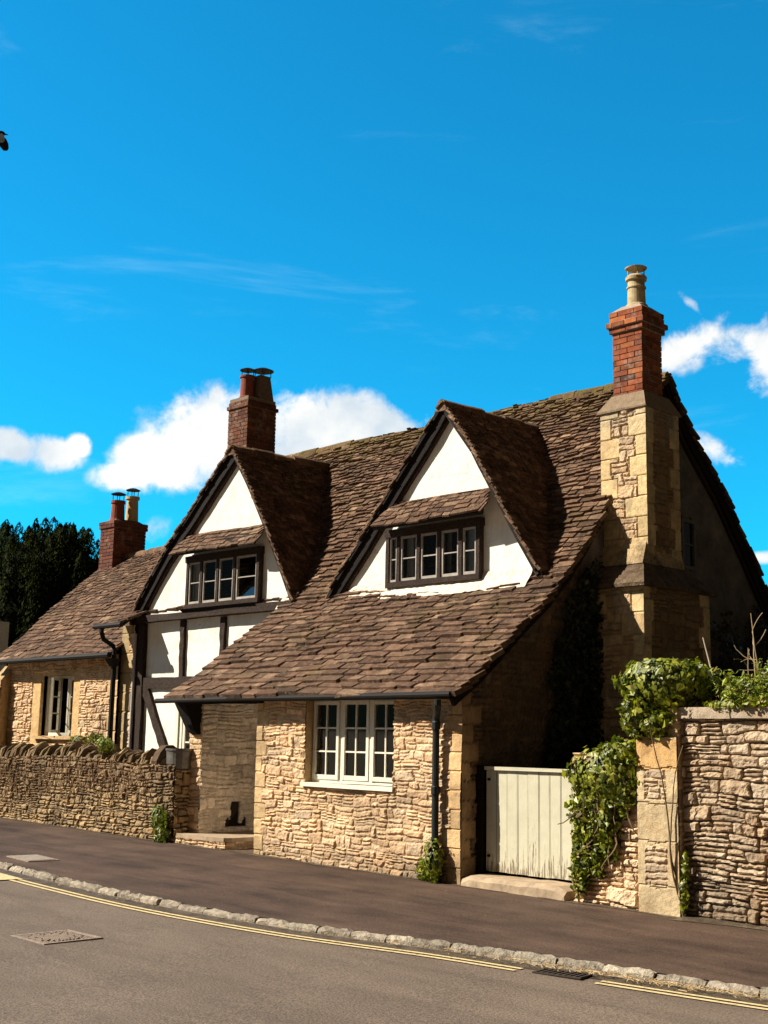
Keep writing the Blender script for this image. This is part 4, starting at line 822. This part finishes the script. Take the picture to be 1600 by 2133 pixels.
# gate
gate = thing('garden_gate', 'pale green boarded gate with flaking paint between the house and the ivy', 'gate', (.8, .25, .13))
GX0, GX1, GZ0, GZ1 = .17, 1.50, .135, 1.235
mb = MB(); nb_ = 9; bw_ = (GX1-GX0)/nb_
for i in range(nb_):
    xa = GX0+bw_*i; mb.box(xa+.003, xa+bw_-.003, .245+.002*(i % 2), .272, GZ0+RNG.uniform(-.006, .004), GZ1-.005, (.5, .5, .4), .0012)
    mb.box(xa+.006, xa+.014, .2435, .25, GZ0+.01, GZ1-.01)
under(mb.build('boards', M['gate']), gate)
mb = MB(); mb.box(GX0-.005, GX1+.005, .215, .285, GZ1, GZ1+.035, jit=.002); under(mb.build('top_rail', M['gate']), gate)
for z in (.35, .95): mb = MB(); mb.box(GX0, GX1, .273, .31, z, z+.12); under(mb.build('ledge', M['gate']), gate)
for xa in (.09, 1.6): mb = MB(); mb.beam((xa, .27, 0), (xa, .27, 1.28), .1, .12, (1, 0, 0)); under(mb.build('post', M['darkwood']), gate)
for z in (1.13, .3): mb = MB(); mb.tube([(.2, .238, z), (.23, .236, z)], .014, 8); under(mb.build('hinge', M['pipe']), gate)
gs = thing('threshold_stone', 'long worn stone kerb lying under the pale green gate', 'step', (.8, .1, 0))
V = []; n = 12; rg = np.random.default_rng(4)
for i in range(n+1):
    x = .08+(1.42)*i/n; zt = .105+rg.uniform(-.008, .008)-(.05 if i in (0, n) else 0)
    for (y, z) in ((-.08, -.1), (-.085, zt-.05), (-.04, zt-.005), (.3, zt), (.34, -.1)): V.append([x, y+rg.uniform(-.012, .012), z])
under(mesh_obj('stone', V, [[5*i+k, 5*i+k+1, 5*i+6+k, 5*i+5+k] for i in range(n) for k in range(4)]+[[0, 1, 2, 3, 4], [5*n+4, 5*n+3, 5*n+2, 5*n+1, 5*n]], M['slab']), gs)
# ivied wall, pillar, and boundary wall
iw = thing('boundary_wall', 'rough pale stone wall with flat coping at the right edge, with dressed pillar and ivied stub', 'wall')
PAL2 = np.array([[.48, .37, .25], [.40, .30, .20], [.56, .45, .32], [.32, .23, .15], [.46, .34, .215]])
wall('stub_wall', (0, .03, 0), (1, 0, 0), (0, -1, 0), 1.56, 2.40, 0, 1.5, M['stone'], iw, .012, 141, .04, bot=lambda u: -.18, top=lambda u: 1.45, ch=.14, cw=.22)
def apron(U, V, c): return c
wall('boundary_face', (0, .075, 0), (1, 0, 0), (0, -1, 0), 2.84, 6.2, 0, 1.8, M['stone'], iw, .0108, 143, .044, bot=lambda u: -.25, top=lambda u: 1.80, P=PAL2, mortar=(.22, .155, .10), ch=.11, cw=.2, dirt=damp, bulge=.05, flush=.0, mort_w=.006)
wall('boundary_face', (0, .075, 0), (1, 0, 0), (0, -1, 0), 6.2, 13, 0, 1.8, M['stone'], iw, .03, 148, .044, bot=lambda u: -.35, top=lambda u: 1.80, P=PAL2, mortar=(.22, .155, .10), ch=.11, cw=.2, dirt=damp, bulge=.05)
def pillf(U, V, h, c):
    m1 = (U > 2.45) & (U < 2.70) & (((V > .22) & (V < .58)) | ((V > 1.02) & (V < 1.30))); lines = np.zeros_like(U, bool)
    for z in (.2, .62, .98, 1.32): lines |= np.abs(V-z+.01*np.sin(U*20)) < .007
    h2 = .5+.12*fbm(U*14, V*14, 3, 3)-.35*lines; q = np.floor((V+.38)/.35); cc = np.array([.60, .46, .27])*(.85+.3*_h(q, q*0, 5))[..., None]
    band = ((V > 1.3)&(V<1.6))[..., None]; cc = np.where(band, np.array([.58, .36, .15]), cc); k = ss(fbm(U*4, V*4, 15, 3), .0, .4)[..., None]; cc = cc*(1-.3*k)
    cc = np.where(lines[..., None], cc*.6, cc); return np.where(m1, h*.9-.15, h2), np.where(m1[..., None], c*.95, cc)
wall('pillar', (0, -.03, 0), (1, 0, 0), (0, -1, 0), 2.37, 2.83, 0, 1.62, M['stone'], iw, .011, 145, .03, bot=lambda u: -.2, fn=pillf, ch=.12, cw=.2, P=PAL2)
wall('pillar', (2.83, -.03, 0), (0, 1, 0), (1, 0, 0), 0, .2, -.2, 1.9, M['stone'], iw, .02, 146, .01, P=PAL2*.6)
c = MB(); c.box(1.58, 2.39, .05, .42, -.2, 1.44, (.4, .28, .14)); c.box(2.38, 2.825, -.015, .42, -.2, 1.9, (.45, .33, .18)); c.box(2.83, 13, .09, .42, -.2, 1.79, (.3, .22, .13)); c.build('wall_core', M['stone'], iw)
cpn = MB(); x = 2.8; rg = np.random.default_rng(44)
while x < 13:
    L = rg.uniform(.55, .9); cpn.box(x+.004, x+L-.004, .0+rg.uniform(-.01, .01), .48, 1.80, 1.91+rg.uniform(-.006, .006), np.array([.40, .32, .23])*rg.uniform(.8, 1.15), .006); x += L
cpn.build('coping', M['stone'], iw)

# ================================================================== STREET IRONWORK
mh = thing('manhole_cover', 'square iron manhole frame with a round patterned lid in the road', 'manhole cover', (.17, -5.1, rz(.17, 0)))
mb = MB(); zt = .024; L = .27
for (a, b, c_, e) in ((-L, L, -L, -L+.035), (-L, L, L-.035, L), (-L, -L+.035, -L+.035, L-.035), (L-.035, L, -L+.035, L-.035)): mb.box(a, b, c_, e, -.02, zt-.004)
rim = MB(); 
mb.build('frame', M['iron'], mh)
mb = MB(); mb.box(-L+.036, L-.036, -L+.036, L-.036, -.02, zt-.012); rg = np.random.default_rng(3); fi = MB()
for i in range(14):
    for j in range(14):
        x = -L+.05+.0325*i+.006; y = -L+.05+.0325*j+.006; r = math.hypot(x, y)
        if r < .205 and not (.15 < r < .163) : fi.box(x-.012, x+.012, y-.011, y+.011, zt-.012, zt-.003)
        elif .225 < r: fi.box(x-.011, x+.011, y-.006, y+.006, zt-.012, zt-.004)
lid = mb.build('lid', M['darkiron'], mh); fi.build('studs', M['iron'], lid)
dg = thing('drain_grate', 'dark slotted iron drain grate in the gutter beside the kerb', 'drain', (3.62, -2.95, rz(3.62, 0)))
ang = math.atan2(np.interp(3.9, K0[:, 0], K0[:, 1])-np.interp(3.3, K0[:, 0], K0[:, 1]), .6); dg.rotation_euler = (0, 0, ang)
dc = np.array([3.62, np.interp(3.62, K0[:, 0], K0[:, 1])-.33]); dg.location = (dc[0], dc[1], rz(3.62, 0)+.004)
mb = MB(); mb.box(-.2, .2, -.10, .10, -.02, .006); mb.build('pit', M['dark'], dg)
mb = MB(); mb.box(-.2, .2, -.10, -.085, .006, .014); mb.box(-.2, .2, .085, .10, .006, .014)
for i in range(9): x = -.2+.046*i; mb.hexa(np.array([[x, -.084, .006], [x+.02, -.084, .006], [x+.03, .084, .006], [x+.01, .084, .006]]), np.array([[x, -.084, .0135], [x+.02, -.084, .0135], [x+.03, .084, .0135], [x+.01, .084, .0135]]))
mb.build('bars', M['darkiron'], dg)

# ================================================================== PLANTS
IVP = [[.04, .06, .004], [.11, .14, .008], [.21, .23, .015], [.36, .35, .04]]
def ivy(name, label, ells, n, size, seed, P=IVP, cat='ivy', stem=None, loc=None, **kw):
    r = thing(name, label, cat, loc or (ells[0][0], ells[0][1], 0)); C, N = blob(ells, n, seed); under(leaves('foliage', C, N, size, M['leaf'], None, P, seed, **kw), r)
    if stem: under(stems('stem', stem, .012, M['twig'], None), r)
    return r
rg = np.random.default_rng(8)
ivy('ivy', 'rounded ivy bush capping the stone pillar', [(2.62, .12, 2.13, .46, .33, .27), (2.38, .05, 1.95, .22, .24, .32), (2.80, .2, 2.15, .27, .30, .24), (2.55, -.03, 1.75, .26, .12, .15)], 6500, .062, 3,
    stem=[wander((2.84, .0, -.1), (0, 0, 1), 14, .14, .06, rg), wander((2.86, -.02, -.1), (0, 0, 1), 12, .14, .08, rg)])
ivy('ivy', 'ragged ivy hanging beside the pale green gate', [(1.92, .0, 1.22, .40, .17, .30), (2.14, .02, 1.42, .22, .17, .17), (1.85, -.02, .85, .31, .13, .36), (1.69, -.05, .40, .11, .08, .38), (2.0, -.02, .62, .14, .08, .22), (1.86, -.03, .40, .10, .07, .2), (2.2, -.02, 1.1, .14, .08, .25)], 5600, .06, 4,
    stem=[wander((1.65, -.04, -.05), (.1, 0, 1), 10, .13, .1, rg)]+[wander((rg.uniform(1.6, 2.3), -.06, rg.uniform(.5, 1.2)), (rg.normal(0, .3), -.1, -1), 7, .06, .2, rg) for i in range(14)])
ivy('ivy', 'small ivy clump at the foot of the dark downpipe', [(-.26, -.13, .2, .14, .11, .26), (-.42, -.1, .1, .12, .09, .14)], 1100, .045, 5, stem=[wander((-.3, -.12, -.02), (0, 0, 1), 5, .1, .1, rg)])
ivy('ivy', 'small ivy tuft between the pillar and the rough wall', [(2.87, -.03, .16, .05, .05, .2), (2.89, -.03, .42, .03, .03, .15)], 220, .04, 6)
DK_ = [[.010, .014, .003], [.016, .024, .004], [.026, .036, .006]]  # ivy greens taken near black, shade painted into the leaves
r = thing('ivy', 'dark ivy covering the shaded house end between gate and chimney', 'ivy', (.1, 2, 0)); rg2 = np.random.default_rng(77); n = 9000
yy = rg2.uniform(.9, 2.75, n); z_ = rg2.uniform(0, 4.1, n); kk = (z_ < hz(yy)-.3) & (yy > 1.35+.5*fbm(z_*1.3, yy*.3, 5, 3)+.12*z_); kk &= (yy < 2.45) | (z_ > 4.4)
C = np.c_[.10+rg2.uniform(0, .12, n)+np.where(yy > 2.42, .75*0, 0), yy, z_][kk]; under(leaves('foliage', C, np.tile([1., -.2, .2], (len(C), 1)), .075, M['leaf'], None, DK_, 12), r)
# plants at the garden wall
ivy('wall_plant', 'light green leafy plant growing at the foot of the garden wall by its end', [(-5.62, -.12, .38, .16, .1, .22), (-5.55, -.12, .15, .15, .1, .14)], 420, .075, 9, P=[[.06, .09, .01], [.14, .18, .02], [.28, .30, .06]], cat='plant', asp=.5)
ivy('wall_plant', 'pale green tuft sprouting from the coping of the garden wall', [(-7.35, .06, 1.38, .16, .14, .13)], 260, .06, 10, P=[[.10, .14, .02], [.22, .26, .04], [.3, .3, .06]], cat='plant', asp=.5, up=.5)
ivy('climbing_plant', 'thin climber with a few leaves on the cottage wall right of its window', [(-10.6, 1.58, 1.42, .25, .1, .12), (-10.1, 1.58, 1.45, .22, .1, .12)], 200, .07, 13, P=[[.08, .11, .02], [.2, .22, .05], [.3, .26, .1]], cat='plant', loc=(-10.4, 1.6, 0),
    stem=[wander((-10.5+.12*i, 1.62, .3), (.1*math.sin(i*2), 0, 1), 13, .14, .16, rg) for i in range(5)])
# dry creeper over the garden wall
dc_ = thing('dry_creeper', 'bare brown creeper trailing down the upper half of the garden wall', 'creeper', (-9, 0, 1.1)); P_ = []
for i in range(330):
    x = rg.uniform(-13.5, -5.9); P_.append(wander((x, -.045, rg.uniform(.7, 1.22)), (rg.normal(0, .5), -.05, -1), rg.integers(3, 7), .07, .35, rg, (0, 0, -.1)))
    for p in P_[-1]: p[1] = min(-.05, max(-.12, p[1]))
mb = MB()
for p in P_: mb.tube(p, .005, 3, np.array([.20, .125, .07])*rg.uniform(.5, 1.3), False)
under(mb.build('stems', M['twig']), dc_)
# garden behind the right wall
fn_ = thing('fern', 'bright green fern clump spilling over the wall coping at the right edge', 'fern', (3.45, .4, 1.9))
C = []; N = []; paths = []
for i in range(46):
    a = rg.uniform(0, 6.28); p = wander((3.5+rg.normal(0, .2), .42+rg.normal(0, .1), 1.85+rg.uniform(-.05, .1)), (.55*math.cos(a), .5*math.sin(a)-.1, rg.uniform(.5, 1.3)), 9, .052, .12, rg, (0, 0, -.10)); paths.append(p)
    for j, q in enumerate(p[1:]):
        for _ in range(7): C.append(q+rg.normal(0, .028, 3)); N.append([.2*math.cos(a), -.3, 1])
under(leaves('foliage', C, N, .055, M['leaf'], None, [[.09, .13, .01], [.19, .24, .015], [.33, .34, .03]], 14, asp=.45, jn=.5), fn_); under(stems('stem', paths, .005, M['twig'], None, (.1, .12, .03)), fn_)
C, N = blob([(3.38, .05, 1.92, .3, .1, .07), (3.62, .03, 1.95, .2, .1, .06)], 420, 15); o = leaves('foliage', C, N, .05, M['leaf'], None, [[.12, .15, .01], [.3, .3, .03]], 15); under(o, fn_)
tw = thing('dry_shrub', 'bare straw coloured twiggy shrub between the ivy bush and the fern', 'shrub', (3.12, .45, 1.85)); P_ = []
for i in range(75): P_.append(wander((3.1+rg.normal(0, .07), .45+rg.normal(0, .06), 1.8), (rg.normal(0, .5), rg.normal(0, .4), 1), 7, .06, .25, rg))
mb = MB()
for p in P_: mb.tube(p, .0035, 3, np.array([.42, .30, .16])*rg.uniform(.5, 1.2), False)
P2 = wander((3.2, .5, 1.85), (-.9, 0, .5), 16, .055, .06, rg, (.03, 0, .1)); mb.tube(P2, np.linspace(.012, .006, len(P2)), 6, (.5, .42, .32)); under(mb.build('stems', M['twig']), tw)
sp2 = thing('bare_sapling', 'thin leafless upright stems rising above the fern at the right edge', 'plant', (3.5, .5, 1.85)); mb = MB()
for (x, h_) in ((3.40, 1.0), (3.50, .8), (3.3, .65), (3.58, .95), (3.36, .5)):
    p = wander((x, .5, 1.85), (rg.normal(0, .05), 0, 1), 12, h_/12, .05, rg); mb.tube(p, np.linspace(.011, .004, len(p)), 6, (.34, .25, .14))
    for j in (6, 8, 10): q = wander(p[j], (rg.normal(0, 1), 0, .8), 4, .05, .3, rg); mb.tube(q, .004, 4, (.3, .22, .13))
under(mb.build('stems', M['twig']), sp2)
C = []; N = []; P_ = []; rr_ = thing('rambling_shrub', 'dark rambling shrub against the shaded grey end wall', 'shrub', (.4, 6, 0))
for i in range(26):
    p = wander((.3+rg.uniform(0, .4), rg.uniform(5.2, 7.4), 2.0), (rg.normal(0, .15), rg.normal(0, .6), 1), 13, .13, .2, rg, (0, 0, -.03)); P_.append(p)
    for q in p[2:]:
        for _ in range(9): C.append(q+rg.normal(0, .07, 3)); N.append([1, -.3, .5])
C2, N2 = blob([(.5, 5.6, 2.1, .4, .7, .55), (.6, 6.9, 2.2, .4, .7, .6)], 1400, 44); C = np.vstack([np.array(C), C2]); N = np.vstack([np.array(N), N2])
under(leaves('foliage', C, N, .085, M['leaf'], None, [[.015, .02, .005], [.03, .035, .008], [.06, .055, .015]], 16), rr_); under(stems('stem', P_, .012, M['twig'], None, (.07, .05, .03)), rr_)
gd = MB(); gd.box(1.0, 13, .45, 14, .2, 1.2); o = gd.build('garden_bed', plain('dark_soil', (.03, .024, .012), 1, 0, .3)); tag(o, None, None, kind='structure'); o.location = (.6, 0, 0)
# yew behind the cottage
yw = thing('yew_tree', 'dense dark green upright yew behind the cottage chimney', 'tree', (-24.5, 9.5, .2)); C = []; N = []; rg = np.random.default_rng(55)
for i in range(150):
    a = rg.uniform(0, 6.28); r = math.sqrt(rg.random())*3.3; x, y = -26.3+r*1.1*math.cos(a), 9.5+r*.9*math.sin(a); top = 8.0-.075*r**2.2+rg.uniform(-.3, .3); w_ = rg.uniform(.24, .38); hh = rg.uniform(1.5, 2.6)
    zb = top-hh
    while zb > .8:
        k = int(260*hh); t_ = rg.random(k); rad = w_*np.sqrt(np.clip(1-t_**2.2, .0, 1))*(.7+.4*rg.random(k)); th_ = rg.uniform(0, 6.28, k)
        C.append(np.c_[x+rad*np.cos(th_), y+rad*np.sin(th_), zb+hh*t_]); N.append(np.c_[np.cos(th_), np.sin(th_), .4+0*th_])
        if r < 1.9: break
        zb -= hh*.75; x += .12*math.cos(a); y += .1*math.sin(a)
C = np.vstack(C); N = np.vstack(N); kk = C[:, 2] > 1.2; C = C[kk]; N = N[kk]
under(leaves('crown', C, N, .10, M['needle'], None, [[.006, .010, .002], [.013, .020, .003], [.036, .048, .005]], 17, asp=.45, up=2.2, jn=.3), yw)
mb = MB(); mb.tube([(-24.5, 9.5, 0), (-24.5, 9.5, 2), (-24.6, 9.5, 6)], [.5, .4, .1], 10, (.1, .06, .04)); mb.lathe(-26.3, 9.5, [(2.8, .8), (3.3, 2.5), (3.2, 5.0), (2.3, 6.7), (.5, 7.5)], 14, (.010, .014, .005)); under(mb.build('trunk', M['twig']), yw)
# crow crossing the sky
cr = thing('crow', 'black crow in flight at the left edge of the sky', 'bird', (-16.16, 1.71, 15.08))
mb = MB(); ax = np.array([.70, .713, 0.])
def rings(pts, seg=12):
    V = []
    for (s_, z, rw, rh) in pts:
        for k in range(seg): a = 2*math.pi*k/seg; V.append(ax*s_+np.array([.713, -.70, 0])*rw*math.cos(a)+np.array([0, 0, z+rh*math.sin(a)]))
    n = len(pts); return V, [[i*seg+k, i*seg+(k+1) % seg, (i+1)*seg+(k+1) % seg, (i+1)*seg+k] for i in range(n-1) for k in range(seg)]
V, Fc = rings([(-.62, .02, .002, .002), (-.5, .02, .09, .012), (-.3, .01, .06, .03), (-.15, 0, .085, .07), (0, 0, .10, .09), (.12, .02, .09, .085), (.2, .04, .062, .06), (.25, .045, .06, .058), (.3, .035, .042, .04), (.325, .022, .018, .02), (.38, .012, .01, .01), (.405, .0, .002, .002)]); mb.add(V, Fc)
body = mb.build('body', M['feather'], cr, True)
for sgn in (1, -1):
    out = np.array([.713, -.70, 0])*sgn; V = []
    for (d, z, f0, f1) in ((.05, .03, .24, -.08), (.10, -.06, .33, .03), (.14, -.15, .37, .13), (.17, -.24, .375, .21), (.19, -.285, .34, .25)):
        for h in (.008, -.008): V += [out*d+ax*f0+np.array([0, 0, z+h]), out*d+ax*f1+np.array([0, 0, z+h])]
    Fc = []
    for i in range(4): o_ = 4*i; Fc += [[o_, o_+1, o_+5, o_+4], [o_+2, o_+6, o_+7, o_+3], [o_, o_+4, o_+6, o_+2], [o_+1, o_+3, o_+7, o_+5]]
    Fc.append([16, 17, 19, 18]); mesh_obj('wing', V, Fc, M['feather'], body)
# litter: dry straw along the gutter at the right and dust at the wall foot
rg = np.random.default_rng(66); mb = MB()
for i in range(420):
    x = rg.normal(4.1, .75) if i < 300 else rg.uniform(-3, 6); y = np.interp(x, K0[:, 0], K0[:, 1])-.14-abs(rg.normal(0, .07)); a = rg.normal(.2, .9); L = rg.uniform(.02, .09); z = rz(x, 0)+.022+rg.uniform(0, .01)
    mb.tube([(x, y, z), (x+L*.5*math.cos(a), y+L*.5*math.sin(a), z+rg.uniform(0, .012)), (x+L*math.cos(a), y+L*math.sin(a), z)], .0028, 3, np.array([.46, .33, .17])*rg.uniform(.5, 1.2), False)
tag(mb.build('straw', M['twig']), 'scattered dry straw and leaf litter lying in the gutter by the drain', 'straw', None, 'stuff')
A = np.array([(x, -.02-.16*(1+.6*math.sin(x*3))) for x in np.linspace(2.86, 6.2, 24)]); B = np.c_[A[:, 0], 0*A[:, 0]+.12]
tag(strip('verge', A, B, gz(A[:, 0], A[:, 1])+.005, gz(B[:, 0], B[:, 1])+.02, M['dust']), None, None, kind='structure')
A = np.array([(x, -.05-.05*(1+.6*math.sin(x*5))) for x in np.linspace(-13, 2.9, 90)]); B = np.c_[A[:, 0], 0*A[:, 0]+.1]
tag(strip('verge', A, B, gz(A[:, 0], A[:, 1])+.004, gz(B[:, 0], B[:, 1])+.008, M['dust']), None, None, kind='structure')
pc = thing('pavement_cover', 'small pale rectangular service cover set in the pavement at the left edge', 'cover', (-4.75, -2.55, gz(-4.75, -2.55)+.004)); pc.rotation_euler = (0, .0155, -.1)
mb = MB(); mb.box(-.33, .33, -.2, .2, -.02, .006); mb.build('frame', M['iron'], pc); mb = MB(); mb.box(-.29, .29, -.165, .165, .0, .010, jit=.001); mb.build('lid', plain('cover_concrete', (.26, .22, .18), .9, 0, .3, 14), pc)
# the main mesh of each window and chimney stands for the part itself
for e in [o for o in COL.objects if o.type == 'EMPTY' and o.parent is not None]:
    ch = [c for c in COL.objects if c.parent == e]; pick = None
    for key in ('frame', 'door_frame', 'stack_core', 'brick_shaft'):
        pick = next((c for c in ch if c.name.split('.')[0] == key), None)
        if pick: break
    nm = e.name; lb = e.get('label'); par = e.parent; bpy.data.objects.remove(e)
    pick.parent = par; pick.name = nm.split('.')[0]
    if lb: pick['label'] = lb
    for c in ch:
        if c is not pick: c.parent = pick
